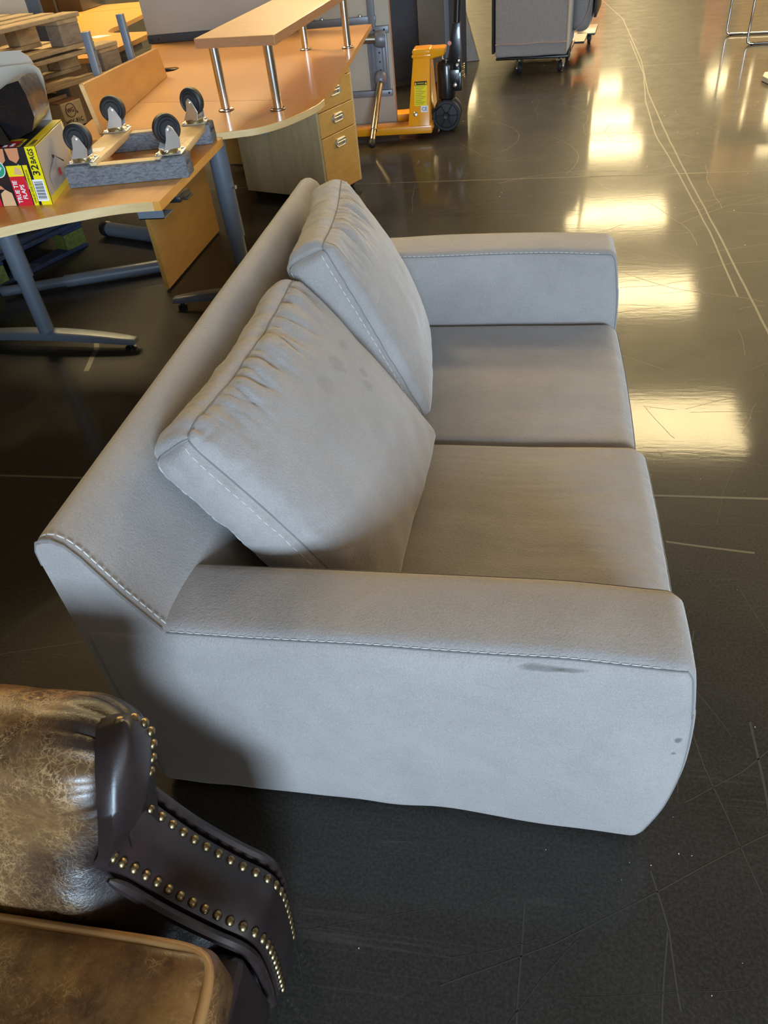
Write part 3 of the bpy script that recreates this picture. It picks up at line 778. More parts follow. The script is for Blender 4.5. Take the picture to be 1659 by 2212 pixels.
nail_me = make_mesh('nail', MB().lathe([(.0074, 0), (.0072, .0015), (.0058, .0036), (.0032, .0050), (.0008, .0055)], seg=12), M['brass'])
chair_arm(1); chair_arm(-1)
# seat cushion with piping
def cush(q, abc, nn):
    a, b, t = abc; p = Vector((-.745, CY, .375))+q
    if t > 0: p.z += .022*(1-a**4)*(1-b*b)+.004*nz(p, 6, 8)+.002*nz(p, 18, 9)
    p.x += .010*sstep(.2, 1, a)*(1-b*b)
    return p
mb, mp = rbox((.40, .244, .060), .030, (40, 30, 6), cush)
sc_ = obj('seat_cushion', mb, M['leather_seat'], ch, angle=180)
pts = [mp(-1+2*i/40, 1, 1) for i in range(41)] + [mp(1, 1-2*i/30, 1) for i in range(1, 31)] + [mp(1-2*i/40, -1, 1) for i in range(1, 41)]
def roundcorner(P, n_=2):
    for _ in range(n_):
        P = [P[0]] + [(P[i-1]+2*P[i]+P[i+1])/4 for i in range(1, len(P)-1)] + [P[-1]]
    return P
obj('piping', MB().tube(roundcorner(pts, 6), .0078, 10), M['piping'], sc_)
# base, front rail, back, feet
obj('base', MB().box2((-1.15, CY-.395, .07), (-.43, CY+.395, .262)), M['dleather'], ch, bevel=.02)
obj('front_rail', MB().box2((-.42, CY-.28, .07), (-.356, CY+.28, .285)), M['dleather'], ch, bevel=.022, seg=3)
def bkf(q, abc, nn):
    a, b, t = abc; p = Vector((-1.15, CY, .64))+q; p.x -= .16*(p.z-.35); p.x += .02*(1-b*b)*(a > 0); return p
mb, _ = rbox((.085, .36, .34), .06, (8, 20, 20), bkf); obj('backrest', mb, M['leather'], ch, angle=180)
ft = make_mesh('foot', MB().lathe([(.016, 0), (.026, .02), (.030, .05), (.024, .072)], seg=16), M['rubber'])
for (x, y) in ((-.43, CY-.33), (-.43, CY+.33), (-1.08, CY-.33), (-1.08, CY+.33)): place('foot', ft, ch, (x, y, 0))

# ------------------------------------------------------------------ corner desk (front left)
T1 = .72
d1 = thing('corner_desk', 'maple corner desk with a concave pale front edge carrying the bag box and upturned dolly', 'desk', (-1.9, 2.4, 0))
curve = catmull([(-2.06, 1.30), (-1.95, 1.62), (-1.79, 1.87), (-1.585, 2.035), (-1.40, 2.143), (-1.26, 2.203), (-1.128, 2.218)], 8)
outl = curve + [(-1.161, 2.931), (-2.55, 2.945), (-2.75, 2.75), (-2.75, 1.30)]
mb = MB().prism(outl, T1-.028, T1)
for k, f in enumerate(mb.f):
    if len(f) == 4 and k < len(mb.f):
        cx = sum((mb.v[i].x for i in f))/4; cy = sum((mb.v[i].y for i in f))/4
        if cy < 2.216 and cx > -2.07 and cx < -1.12: mb.m[k] = 1
obj('tabletop', mb, [M['maple_x'], M['edge_pale']], d1, smooth=True, angle=20)
def tleg(root, x, y, ztop, fx0, fx1, tilt=0., metal=M['blue_metal'], bolt=False):
    col = MB().tube([(x, y, .32), (x, y, ztop)], .0385, 24)
    c = obj('column', col, metal, root, angle=50)
    obj('lower_column', MB().tube([(x, y, .055), (x, y, .34)], .0325, 24).tube([(x, y, .318), (x, y, .322)], .0392, 24), metal, root, angle=50)
    # arched foot bar
    mb = MB(); n = 18
    for i in range(n+1):
        t = i/n; X = fx0+(fx1-fx0)*t; arch = 1-(2*t-1)**2
        zt = .050+.030*arch; zb = .028+.018*arch; hw = .030+.008*arch; yy = y+tilt*(X-x)
        if i in (0, n): hw *= .8
        mb.v += [Vector((X, yy-hw, zb)), Vector((X, yy-hw*.9, zt-.006)), Vector((X, yy-hw*.6, zt)), Vector((X, yy+hw*.6, zt)), Vector((X, yy+hw*.9, zt-.006)), Vector((X, yy+hw, zb))]
    for i in range(n):
        for k in range(6): mb.f.append([i*6+k, i*6+(k+1) % 6, (i+1)*6+(k+1) % 6, (i+1)*6+k]); mb.m.append(0)
    mb.f.append(list(range(6))); mb.f.append([n*6+k for k in range(6)]); mb.m += [0, 0]
    ft = obj('foot_bar', mb, metal, root, bevel=.003, angle=50)
    for X in (fx0+.035, fx1-.035):
        yy = y+tilt*(X-x); obj('glide', MB().lathe([(.024, 0), (.024, .010), (.010, .013), (.010, .036)], (X, yy, 0), seg=16), M['plastic'], ft)
    if bolt: obj('bolt', MB().tube([(x+.036, y-.01, .52), (x+.052, y-.014, .52)], .008, 10), M['zinc'], c)
tleg(d1, -2.02, 2.63, .665, -2.50, -1.605, -.06)
obj('support_rail', MB().box2((-2.45, 2.58, .655), (-1.30, 2.68, T1-.028)), M['dark_metal'], d1, bevel=.004)
obj('edge_rail', MB().box2((-1.235, 2.30, .660), (-1.200, 2.88, T1-.028)), M['dark_metal'], d1, bevel=.003)
obj('channel', MB().box2((-1.215, 2.222, .665), (-1.130, 2.228, T1-.0285)).box2((-1.215, 2.222, .665), (-1.130, 2.30, .668)), M['blue_metal'], d1)
obj('clip', MB().box2((-1.165, 2.345, .672), (-1.118, 2.44, T1-.029)).box((-1.118, 2.40, .676), (.03, .06, .008)), M['plastic'], d1, bevel=.004)

# ------------------------------------------------------------------ reception desk with raised shelf (middle)
T2 = .735
d2 = thing('reception_desk', 'beech reception desk with rounded end and a raised shelf on steel posts', 'desk', (-1.5, 3.9, 0))
cur = catmull([(-1.161, 2.945), (-1.108, 2.957), (-1.03, 2.985), (-.955, 3.065), (-.895, 3.19), (-.862, 3.30), (-.856, 3.385)], 6)
near_part = cur + [(-1.86, 3.585), (-1.885, 3.30), (-1.83, 2.945)]
hole = [(-1.955+.075*math.cos(a), 4.33+.075*math.sin(a)) for a in [2*pi*i/24 for i in range(24)]]
far_part = [(-.856, 3.389), (-.986, 5.328), (-2.45, 5.33), (-2.10, 4.45), (-1.93, 3.9), (-1.86, 3.589)]
obj('tabletop', MB().prism(near_part, T2-.026, T2, side=1), [M['beech'], M['edge_pale']], d2, bevel=.0015, seg=1, angle=25)
obj('tabletop', MB().prism(far_part, T2-.026, T2, [hole], side=1), [M['beech'], M['maple']], d2, smooth=False)
obj('grommet', MB().tube([(a, b, T2-.012) for a, b in hole], .006, 6, closed=True), M['plastic'], d2)
tleg(d2, -1.222, 3.0, T2-.026, -1.585, -.93, .02, bolt=True)
obj('end_panel', MB().box2((-1.712, 3.178, .008), (-1.690, 3.932, T2-.027)), [M['panel_wood']], d2, bevel=.0015, seg=1)
obj('under_bracket', MB().box2((-1.08, 3.06, .690), (-1.02, 3.10, T2-.027)), M['blue_metal'], d2, bevel=.003)
obj('far_panel', MB().box2((-2.05, 5.20, .01), (-1.42, 5.22, T2-.027)), M['panel_wood'], d2, bevel=.0015, seg=1)
sh = [(-1.291, 3.186), (-.949, 3.119), (-.905, 4.62), (-1.247, 4.66)]
obj('raised_shelf', MB().prism(sh, .978, 1.012, side=1), [M['maple'], M['edge_beech']], d2, bevel=.0015, seg=1, angle=20)
post = make_mesh('post', MB().lathe([(.0315, 0), (.0315, .005), (.028, .0075), (.0195, .0085), (.0195, .243)], seg=28), M['steel'], angle=30)
pad = make_mesh('post_ring', MB().lathe([(.033, 0), (.033, .0025)], seg=28), M['plastic'])
for (x, y) in ((-1.262, 3.300), (-1.022, 3.254), (-1.232, 4.61), (-.985, 4.562)):
    p_ = place('post', post, d2, (x, y, T2+.0005)); place('post_ring', pad, p_, (x, y, T2))

# ------------------------------------------------------------------ drawer pedestal under the reception desk
cb = thing('drawer_pedestal', 'maple three-drawer pedestal with steel pull handles under the reception desk end', 'cabinet', (-1.35, 4.57, 0))
fd = Vector((.38, .925, 0)).normalized(); sd = Vector((-.925, .38, 0)).normalized(); c0 = Vector((-1.140, 4.285, 0)); WF, DP, ZT, ZB = .372, .60, .632, .038
def cbox(mb, u0, u1, v0, v1, z0, z1, mi=0):
    pts = [c0+fd*u+sd*v for (u, v) in ((u0, v0), (u1, v0), (u1, v1), (u0, v1))]
    return mb.hexa([p+Vector((0, 0, z0)) for p in pts], [p+Vector((0, 0, z1)) for p in pts], mi)
obj('side_panel', cbox(MB(), 0, .018, 0, DP, ZB, ZT-.02), M['cab_side'], cb, bevel=.0015, seg=1)
obj('side_panel', cbox(MB(), WF-.018, WF, 0, DP, ZB, ZT-.02), M['edge_pale'], cb, bevel=.0015, seg=1)
obj('top_panel', cbox(MB(), 0, WF, 0, DP, ZT-.02, ZT), M['cab_front'], cb, bevel=.0015, seg=1)
obj('back_panel', cbox(MB(), .018, WF-.018, DP-.01, DP, ZB, ZT-.02), M['cab_side'], cb)
obj('floor_panel', cbox(MB(), .018, WF-.018, .02, DP-.01, ZB, ZB+.016), M['cab_side'], cb)
def stadium(w_, h_, n=10):
    r = h_/2; a = w_/2-r
    return [(a+r*math.cos(t), r*math.sin(t)) for t in [-pi/2+pi*i/n for i in range(n+1)]] + [(-a+r*math.cos(t), r*math.sin(t)) for t in [pi/2+pi*i/n for i in range(n+1)]]
for (z0, z1) in ((.480, ZT-.024), (.352, .476), (ZB+.004, .348)):
    dr = obj('drawer', cbox(MB(), .0195, WF-.0195, -.004, .016, z0, z1).add([], []), M['cab_front'], cb, bevel=.002, seg=1)
    hc = c0+fd*(WF*.5)+Vector((0, 0, z1-.052))-sd*.004
    ring = [hc+fd*a+Vector((0, 0, b))-sd*.006 for a, b in stadium(.098, .036)]
    hd = obj('handle', MB().tube(ring, .0058, 8, closed=True), M['zinc'], dr)
    obj('recess_plate', MB().add([hc+fd*a+Vector((0, 0, b))-sd*.0006 for a, b in stadium(.096, .034)], [list(range(22))]), M['steel'], hd)
    obj('grip_bar', MB().tube([hc+fd*(-.040)+Vector((0, 0, .004))-sd*.010, hc+fd*.040+Vector((0, 0, .004))-sd*.010], .0045, 8), M['zinc'], hd)
for (u, v) in ((.05, .05), (WF-.05, .05), (.05, DP-.05), (WF-.05, DP-.05)):
    p = c0+fd*u+sd*v
    obj('caster', MB().tube([p+Vector((0, 0, .019))-fd*.012, p+Vector((0, 0, .019))+fd*.012], .019, 16).tube([p+Vector((0, 0, .03)), p+Vector((0, 0, ZB))], .008, 8), M['plastic'], cb)

# ------------------------------------------------------------------ casters and furniture dollies
def bolt_me(): return MB().lathe([(.0062, 0), (.0062, .004), (.003, .006)], seg=6)
cw = MB().lathe([(.012, -.015), (.026, -.0155), (.029, -.011), (.035, -.011), (.039, -.0145), (.045, -.010), (.0465, 0), (.045, .010), (.039, .0145), (.035, .011), (.029, .011), (.026, .0155), (.012, .015)], (0, 0, 0), (0, 1, 0), 36)
WH = make_mesh('wheel', cw, M['rubber'], angle=35)
wh2 = MB().lathe([(.0255, -.0165), (.0255, .0165)], (0, 0, 0), (0, 1, 0), 28)
HUB = make_mesh('wheel_hub', wh2, M['hub'])
BOLT = make_mesh('bolt', bolt_me(), M['zinc'])
def caster(root, pos, swivel, up=True, name='caster'):
    """swivel caster; pos = mounting face; up: wheel above the plate (dolly upside down). Parts share one root part."""
    s = 1 if up else -1; R = rotz(swivel); p = Vector(pos)
    def W(x, y, z): return p + R @ Vector((x, y, z*s))
    pl = obj(name, MB().box(p+Vector((0, 0, .002*s)), (.090, .070, .004), rotz(0.14 if up else 0)), M['zinc'], root, bevel=.0015, seg=1)
    b = MB().lathe([(.030, .004), (.034, .008), (.030, .013), (.026, .016)], seg=24); b.v = [p+Vector((q.x, q.y, q.z*s)) for q in b.v]
    obj('swivel_ring', b, M['gold_zinc'], pl)
    fk = MB(); ax = (.007, .072)
    for sy in (-1, 1):
        y = sy*.021
        prof = [(-.030, .014), (.030, .014), (.036, .040), (ax[0]+.012, ax[1]+.004), (ax[0], ax[1]+.014), (ax[0]-.012, ax[1]+.004), (-.012, .045)]
        a = [W(x, y-.0012+(.003*sy if z < .03 else 0), z) for x, z in prof]; c = [W(x, y+.0012+(.003*sy if z < .03 else 0), z) for x, z in prof]
        n = len(a); fk.add(a+c, [list(range(n)), [n+i for i in reversed(range(n))]] + [[i, (i+1) % n, n+(i+1) % n, n+i] for i in range(n)])
    fk.add([W(x, y, z) for z in (.014, .017) for (x, y) in ((-.03, -.022), (.03, -.022), (.03, .022), (-.03, .022))], [(0, 1, 2, 3), (4, 5, 6, 7), (0, 1, 5, 4), (1, 2, 6, 5), (2, 3, 7, 6), (3, 0, 4, 7)])
    obj('fork', fk, M['zinc'], pl, bevel=.001, seg=1)
    wp = W(ax[0], 0, ax[1])
    place('wheel', WH, pl, wp, (0, 0, swivel)); place('wheel_hub', HUB, pl, wp, (0, 0, swivel))
    obj('axle', MB().tube([W(ax[0], -.027, ax[1]), W(ax[0], .027, ax[1])], .0055, 10), M['zinc'], pl)
    for (bx, by) in ((.036, .026), (-.036, .026), (.036, -.026), (-.036, -.026)):
        q = p+rotz(.14) @ Vector((bx, by, .004*s)); place('bolt', BOLT, pl, q, None if up else (pi, 0, 0))
    return pl
dl = thing('furniture_dolly', 'carpeted wooden furniture dolly lying upside down on the corner desk with wheels up', 'dolly', (-1.363, 2.66, T1))
DY = rotz(math.radians(8)); DC = Vector((-1.350, 2.655, T1))
def DW(x, y, z=0): return DC + DY @ Vector((x, y, z))
for sy in (-1, 1):
    rl = obj('carpeted_rail', MB().box(DW(0, sy*.203, .029), (.415, .080, .058), DY), M['carpet'], dl, bevel=.006)
    obj('bare_strip', MB().box(DW(.0, sy*.203, .0585), (.20, .034, .004), DY), M['plank'], rl)
    for sx in (-1, 1):   # carpet wraps a little higher on the ends
        obj('carpet_end', MB().box(DW(sx*.165, sy*.203, .050), (.085, .079, .034), DY), M['carpet'], rl, bevel=.006)
for sx in (-1, 1):
    pk = obj('cross_plank', MB().box(DW(sx*.146, 0, .0585), (.092, .43, .022), DY), M['plank'], dl, bevel=.004)
    obj('printed_label', quad(DW(sx*.146-.0, -.06, .0697), DY @ Vector((1, 0, 0)), DY @ Vector((0, 1, 0)), .045, .05), M['label_white'] if sx < 0 else M['plank'], pk)
for (sx, sy, sw) in ((-1, -1, .09), (1, -1, .80), (-1, 1, .14), (1, 1, -.21)):
    caster(dl, DW(sx*.150, sy*.195, .0702), sw)

# ------------------------------------------------------------------ box of rubbish bags, torn bag, carton
B0 = Vector((-1.506, 2.237, T1)); bu = Vector((-.24, .97, 0)).normalized(); bv = Vector((-1, .0, 0)); BH, BD, BL = .174, .335, .37
bb = thing('bag_box', 'yellow and black printed box of 32 rubbish bags at the desk corner', 'box', B0 + bv*.18 + bu*.17)
c4 = [B0, B0+bv*BL, B0+bv*BL+bu*BD, B0+bu*BD]
obj('carton', MB().hexa(c4, [p+Vector((.012, 0, BH)) for p in c4]), M['print_black'], bb, bevel=.002)
Z_ = Vector((0, 0, 1)); ZF = Vector((.012, 0, BH)).normalized()
def front(u0, u1, h0, h1, m, nm='printed_area', off=.0006):
    c = B0 + bv*((u0+u1)/2) + ZF*((h0+h1)/2) - Vector((0, off, 0)); return obj(nm, quad(c, -bv, ZF, u1-u0, h1-h0, .0004), m, bb, smooth=False)
def poly_front(pts, m, off=.0006, nm='printed_area'):
    n = len(pts); v = [B0+bv*u+ZF*h-Vector((0, off, 0)) for u, h in pts]
    return obj(nm, MB().add(v, [list(range(n))]), m, bb, smooth=False)
front(0, .036, 0, BH, M['print_yellow'])
front(.215, .37, 0, .03, M['print_yellow'])
poly_front([(.060, .172), (.105, .172), (.100, .140), (.080, .128), (.064, .142)], M['print_skin'])
poly_front([(.110, .172), (.165, .172), (.156, .135), (.134, .124), (.115, .138)], M['print_skin'])
poly_front([(.170, .172), (.235, .172), (.225, .130), (.195, .122), (.172, .140)], M['print_skin2'])
poly_front([(.128, .001), (.175, .001), (.170, .040), (.150, .052), (.130, .040)], M['print_skin2'])
poly_front([(.178, .001), (.213, .001), (.225, .050), (.200, .066), (.180, .050)], M['red'])
poly_front([(.150, .052), (.215, .058), (.215, .070), (.160, .064)], M['print_skin'], .0010)
for (a, b_, c_, d_) in ((.072, .125, .062, .050), (.088, .122, .082, .060), (.100, .118, .104, .070), (.175, .115, .190, .075), (.215, .12, .225, .072)):
    poly_front([(a, b_), (a+.006, b_), (c_+.010, d_), (c_, d_)], M['print_grey'], .0009)
front(.066, .120, .0, .090, M['red'], off=.0012); front(.066, .120, .090, .122, M['print_yellow'], off=.0012)
poly_front([(.070, .094), (.098, .096), (.090, .118), (.074, .112)], M['print_skin2'], .0016)
front(.046, .062, .0, .122, M['print_yellow'], off=.0012)
front(.006, .044, .012, .078, M['print_white'], off=.0014)
for k in range(17):
    front(.010, .040, .018+k*.0032, .018+k*.0032+(.0020 if k % 3 else .0010), M['ink'], 'barcode_bar', off=.0019)
th = [2*pi*i/28 for i in range(28)]
poly_front([(.152+.027*math.cos(a), .115+.027*math.sin(a)) for a in th], M['print_white'], .0014)
poly_front([(.152+.0245*math.cos(a), .115+.0245*math.sin(a)) for a in th], M['print_green'], .0018)
nf = Vector((0, -1, 0))
def ftext(s, size, u, h, m, off=.0022, **k): return text(s, size, B0+bv*u+ZF*h+nf*off, ZF, bv, m, bb, **k)
ftext('32', .034, .009+.0, .088, M['ink'], bold=.0006)
ftext('BAGS', .025, .010, .124, M['ink'], bold=.0005, xs=.72)
ftext('TRUE TIE', .021, .100, .008, M['print_white'], bold=.0004, xs=.82); ftext('FLAPS', .021, .078, .020, M['print_white'], bold=.0004, xs=.82)
ftext('ONE-BY-ONE DISPENSING', .0105, .0505, .006, M['ink'], bold=.0001, xs=.83)
text('10% P', .015, B0+bv*.172+ZF*.110+nf*.0022, -bv, ZF, M['print_white'], bb, bold=.0002)
# right-hand face: bare board with the torn dispensing flap
nr = Vector((bu.y, -bu.x, 0)); rf = lambda a, h, off=.0006: B0 + bu*a + ZF*h + nr*off
def rquad(a0, a1, h0, h1, m, off=.0006, nm='printed_area'):
    return obj(nm, MB().add([rf(a0, h0, off), rf(a1, h0, off), rf(a1, h1, off), rf(a0, h1, off)], [(0, 1, 2, 3)]), m, bb, smooth=False)
rquad(.004, BD-.004, .0, BH-.001, M['print_yellow']); rquad(.008, BD-.016, .022, BH-.004, M['carton_in'], .0012)
obj('dark_slot', MB().add([rf(.13, .118, .0016), rf(.235, .072, .0016), rf(.215, .066, .0016), rf(.125, .110, .0016)], [(0, 1, 2, 3)]), M['ink'], bb, smooth=False)
obj('board_flap', MB().add([rf(.045, .075, .0035), rf(.13, .112, .009), rf(.225, .066, .006), rf(.20, .03, .002), rf(.06, .028, .002)], [(0, 1, 2, 3, 4)]), M['carton_in'], bb, smooth=False)
for k in range(6): rquad(.075+.003*k, .125+.003*k, .098-.0+k*-.0055, .0994-k*.0055, M['print_grey'], .0098-.0009*k, 'text_line')
for k in range(7): rquad(.060+.002*k, .110+.001*k, .062-k*.0045, .0633-k*.0045, M['print_grey'], .0045, 'text_line')
rquad(.120, .146, .052, .074, M['red'], .0105)
# top face: yellow band, red block
def tquad(u0, u1, a0, a1, m, off=.0006):
    T = B0+Vector((.012, 0, BH+off)); return obj('printed_area', MB().add([T+bv*u1+bu*a0, T+bv*u0+bu*a0, T+bv*u0+bu*a1, T+bv*u1+bu*a1], [(0, 1, 2, 3)]), m, bb, smooth=False)
tquad(0, .034, 0, BD, M['print_yellow']); tquad(.066, .120, .0, .075, M['red']); tquad(.050, .062, .0, .09, M['print_yellow']); tquad(.066, .110, .075, .10, M['print_yellow'])
TT_ = lambda u, a, off=.0012: B0+Vector((.012, 0, BH+off))+bv*u+bu*a
text('32 BAGS', .020, TT_(.008, .012), bu, bv, M['ink'], bb, bold=.0004, xs=.8)
text('TRUE TIE', .017, TT_(.098, .006), bu, bv, M['print_white'], bb, xs=.7); text('FLAPS', .017, TT_(.076, .010), bu, bv, M['print_white'], bb, xs=.7)
text('ONE-BY-ONE', .009, TT_(.053, .006), bu, bv, M['ink'], bb, xs=.9)
# black plastic bag pulled out of the box
def prism_xz(outline, y0, y1):
    mb = MB().prism(outline, 0, 1); mb.v = [Vector((p.x, y0+(y1-y0)*(1-p.z), p.y)) for p in mb.v]; return mb
bagout = [(-1.87, .8965), (-1.60, .8965), (-1.535, .918), (-1.512, .955), (-1.512, 1.02), (-1.524, 1.056), (-1.56, 1.052), (-1.62, 1.028), (-1.70, 1.0), (-1.87, .965)]
bag = thing('black_plastic_bag', 'black plastic rubbish bag heaped on top of the printed bag box', 'bag', (-1.68, 2.40, .8965))
mb = MB(); nb = 14
P2 = dens(bagout, .02)
for i in range(nb+1):
    t = i/nb; y = 2.315+.20*t; s = .97+.03*math.sin(pi*min(1, t*1.0+.12))**.5
    for (x, z) in P2:
        zz = .8965+(z-.8965)*(s if t < .6 else s*(1-.15*(t-.6))); xx = -1.70+(x+1.70)*(.93+.07*s) - .06*t
        d = .005*nz((xx, y, zz), 12, 6)+.002*nz((xx, y*3, zz*2), 22, 7)
        mb.v.append(Vector((xx+d, y+d, max(.8965, zz+d*.8))))
n = len(P2)
for i in range(nb):
    for k in range(n): mb.f.append([i*n+k, i*n+(k+1) % n, (i+1)*n+(k+1) % n, (i+1)*n+k]); mb.m.append(0)
mb.f.append(list(range(n))); mb.f.append([nb*n+k for k in range(n)]); mb.m += [0, 0]
body = obj('bag_body', mb, M['film'], bag, angle=50)
mb = MB(); ns_ = 22
for i in range(ns_+1):
    t = i/ns_
    for k in range(13):
        v = k/12; x = -1.76+.165*t*(.75+.25*v)+.02*v; y = 2.312-.062*v-.002*t; z = .962-.058*v*(1+.12*t)-.012*t*(1-v)+.0035*nz((t*22, v*2, 0), 1, 4)
        mb.v.append(Vector((x, y+.003*nz((t*26, v, 3), 1, 2), max(.8985, z))))
for i in range(ns_):
    for k in range(12): mb.f.append([i*13+k, (i+1)*13+k, (i+1)*13+k+1, i*13+k+1]); mb.m.append(0)
obj('torn_strip', mb, M['film'], bag, angle=80)
# open grey carton behind the bag
ct = thing('open_carton', 'open pale grey carton with raised flaps behind the black plastic bag', 'box', (-1.86, 2.74, T1))
obj('carton_body', MB().box2((-2.12, 2.585, T1), (-1.635, 2.665, .866)), M['carton_grey'], ct, bevel=.002)
def flap(pts, y0, y1, lean=0.):
    mb = MB().prism(pts, 0, .004); zs = .866
    mb.v = [Vector((p.x, (y0 if p.z > .002 else y0+.004)+lean*(p.y-zs), p.y)) for p in mb.v]; return mb
fl1 = catmull([(-2.10, 1.05), (-1.66, 1.060), (-1.625, 1.058), (-1.603, 1.044), (-1.598, 1.02)], 5) + [(-1.612, .94), (-1.622, .866), (-2.10, .866)]
fl2 = catmull([(-2.10, 1.095), (-1.71, 1.094), (-1.678, 1.088), (-1.652, 1.068), (-1.640, 1.03)], 5) + [(-1.645, .866), (-2.10, .866)]
obj('carton_flap', flap(fl1, 2.576, 0), M['carton_grey'], ct, smooth=False)
obj('carton_flap', flap(fl2, 2.606, 0, .1), M['carton_grey'], ct, smooth=False)

# ------------------------------------------------------------------ modesty board with two struts standing on the reception desk
A_ = Vector((-1.700, 3.035, T2+.001)); B_ = Vector((-1.868, 4.147, T2+.001)); ud = (B_-A_).normalized(); nd = Vector((-ud.y, ud.x, 0))
mbt = thing('modesty_board', 'maple modesty board with two blue-grey struts leaning along the reception desk edge', 'board', (A_+B_)/2)
ln = nd*.020
obj('board_panel', MB().hexa([A_, B_, B_+nd*.019, A_+nd*.019], [A_+ln+Z_*.180, B_+ln*.7+Z_*.128, B_+ln*.7+nd*.019+Z_*.128, A_+ln+nd*.019+Z_*.180]), [M['panel_wood']], mbt, bevel=.001, seg=1)
obj('end_strip', MB().hexa([A_-ud*.001+nd*.001, A_-ud*.0002+nd*.001, A_-ud*.0002+nd*.018, A_-ud*.001+nd*.018], [p+ln+Z_*.178 for p in (A_-ud*.001+nd*.001, A_-ud*.0002+nd*.001, A_-ud*.0002+nd*.018, A_-ud*.001+nd*.018)]), M['edge_pale'], mbt)
for t, zt in ((.245, 1.055), (.690, 1.055)):
    p = A_+ud*(1.125*t)+nd*.050; q = Vector((p.x, p.y, 0))
    s_ = obj('strut', MB().box((p.x, p.y, (T2+.001+zt)/2), (.030, .036, zt-T2-.002), rotz(math.atan2(nd.y, nd.x))), M['blue_metal'], mbt, bevel=.002)
    for zz in (.82, .88, .93, .99): obj('screw_hole', MB().tube([Vector((p.x, p.y, zz))-nd*.0152-ud*0, Vector((p.x, p.y, zz))-nd*.0158], .0045, 8), M['plastic'], s_)

# ------------------------------------------------------------------ stack of pallets
PD = Vector((.36, .933, 0)).normalized(); PN = Vector((-PD.y, PD.x, 0)); PO = Vector((-2.458, 3.702, 0))
rp = random.Random(3)
def pallet(label, r, z0, z1, top, blk, shift=0., L=1.2, Wd=.8, deck=True, group='wooden pallets in the stack'):
    o = PO + PN*shift
    root = thing('pallet', label, 'pallet', o+PD*(r-L/2)+PN*Wd/2+Vector((0, 0, z0)), group)
    Rm = Matrix((PD, PN, Vector((0, 0, 1)))).transposed()
    def bx(name, s0, s1, t0, t1, a, b, m, jag=.004):
        c = o + PD*((s0+s1)/2) + PN*((t0+t1)/2) + Vector((0, 0, (a+b)/2))
        return obj(name, MB().box(c, (s1-s0, t1-t0, b-a), Rm), m, root, bevel=.003, seg=1)
    h = z1-z0; tb = .020
    for k in range(5):
        w_ = .12 if k in (0, 2, 4) else .10; t0 = [0, .165, .34, .515, Wd-.12][k]
        if deck or k > 0: bx('top_board', r-L+rp.uniform(-.012, .012), r+rp.uniform(-.015, .015), t0, t0+w_, z1-tb, z1, top)
    for s0 in (r-L, r-L/2-.0725, r-.145):
        bx('cross_board', s0+.005, s0+.14, 0.004 if deck else .05, Wd-.004, z1-2*tb, z1-tb-.0005, top)
        for t0 in (0.004, Wd/2-.05, Wd-.104): bx('block', s0+rp.uniform(0, .01), s0+.145-rp.uniform(0, .01), t0-(.0 if deck or t0 > .1 else .045), t0+.10, z0+tb+.0005, z1-2*tb-.0005, blk if t0 < .1 else top)
    for t0 in (0.004, Wd/2-.05, Wd-.104): bx('bottom_board', r-L, r, t0, t0+.10, z0, z0+tb, top)
    return root
pallet('worn blue pallet at the bottom of the stack on the dark floor', .10, .001, .144, M['blue_paint'], M['green_paint'])
pallet('worn blue pallet with green block, second from the floor in the stack', .16, .146, .288, M['blue_paint'], M['green_paint'], .02)
pallet('weathered grey pallet third from the floor, behind the carton', .12, .290, .430, M['pallet_grey'], M['pallet_grey'], .03)
pallet('weathered grey pallet directly beneath the stamped one', .12, .432, .556, M['pallet_grey'], M['pallet_grey'], .03)
sp_ = pallet('pale pine pallet with a black stamped block at its corner', .325, .558, .735, M['pallet'], M['pallet_new'], 0., deck=False)
# clean stamped block face: lettering on the right-hand corner block
bx_c = PO + PD*(.325-.0725); fx = PN*(-.0415)
text('MEX-91C', .030, PO+PD*(.325-.137)+fx+Vector((0, 0, .596)), PD, (0, 0, 1), M['ink_brown'], sp_, bold=.0006, xs=.95)
cw_ = PO+PD*(.325-.085)+fx+Vector((0, 0, .658))
obj('stamp_ring', MB().tube([cw_+PD*(.031*math.cos(a))+Vector((0, 0, .031*math.sin(a)))-PN*.0005 for a in [2*pi*i/28 for i in range(28)]], .0016, 5, closed=True), M['ink_brown'], sp_)
text('WG', .030, cw_-PD*.024-Vector((0, 0, .010)), PD, (0, 0, 1), M['ink_brown'], sp_, bold=.0006, xs=.85)
text('b', .020, cw_+PD*.034-Vector((0, 0, .022)), PD, (0, 0, 1), M['ink_brown'], sp_, bold=.0006)
obj('block_top', MB().box(PO+PD*(.325-.0725)+PN*.012+Vector((0, 0, .6965)), (.146, .10, .004), Matrix((PD, PN, Z_)).transposed()), M['endgrain'], sp_)
pallet('worn pine pallet second from the top, its end jutting toward the reception desk', .715, .745, .885, M['pallet'], M['pallet_grey'], .0)
pallet('worn pine pallet on top of the stack behind the carton', .505, .895, 1.045, M['pallet'], M['pallet_grey'], .0)
for s_, z0, z1 in ((.35, .736, .7445), (.1, .886, .8945)):   # packing slats between the pallets
    pk = obj('packing_slat', MB().box(PO+PD*(s_-.1)+PN*.3+Vector((0, 0, (z0+z1)/2)), (.6, .5, z1-z0-.0005), Matrix((PD, PN, Z_)).transposed()), M['pallet'])
    tag(pk, 'thin pine slat packed under the %s pallet of the stack' % ('topmost' if s_ == .1 else 'jutting second'), 'slat')

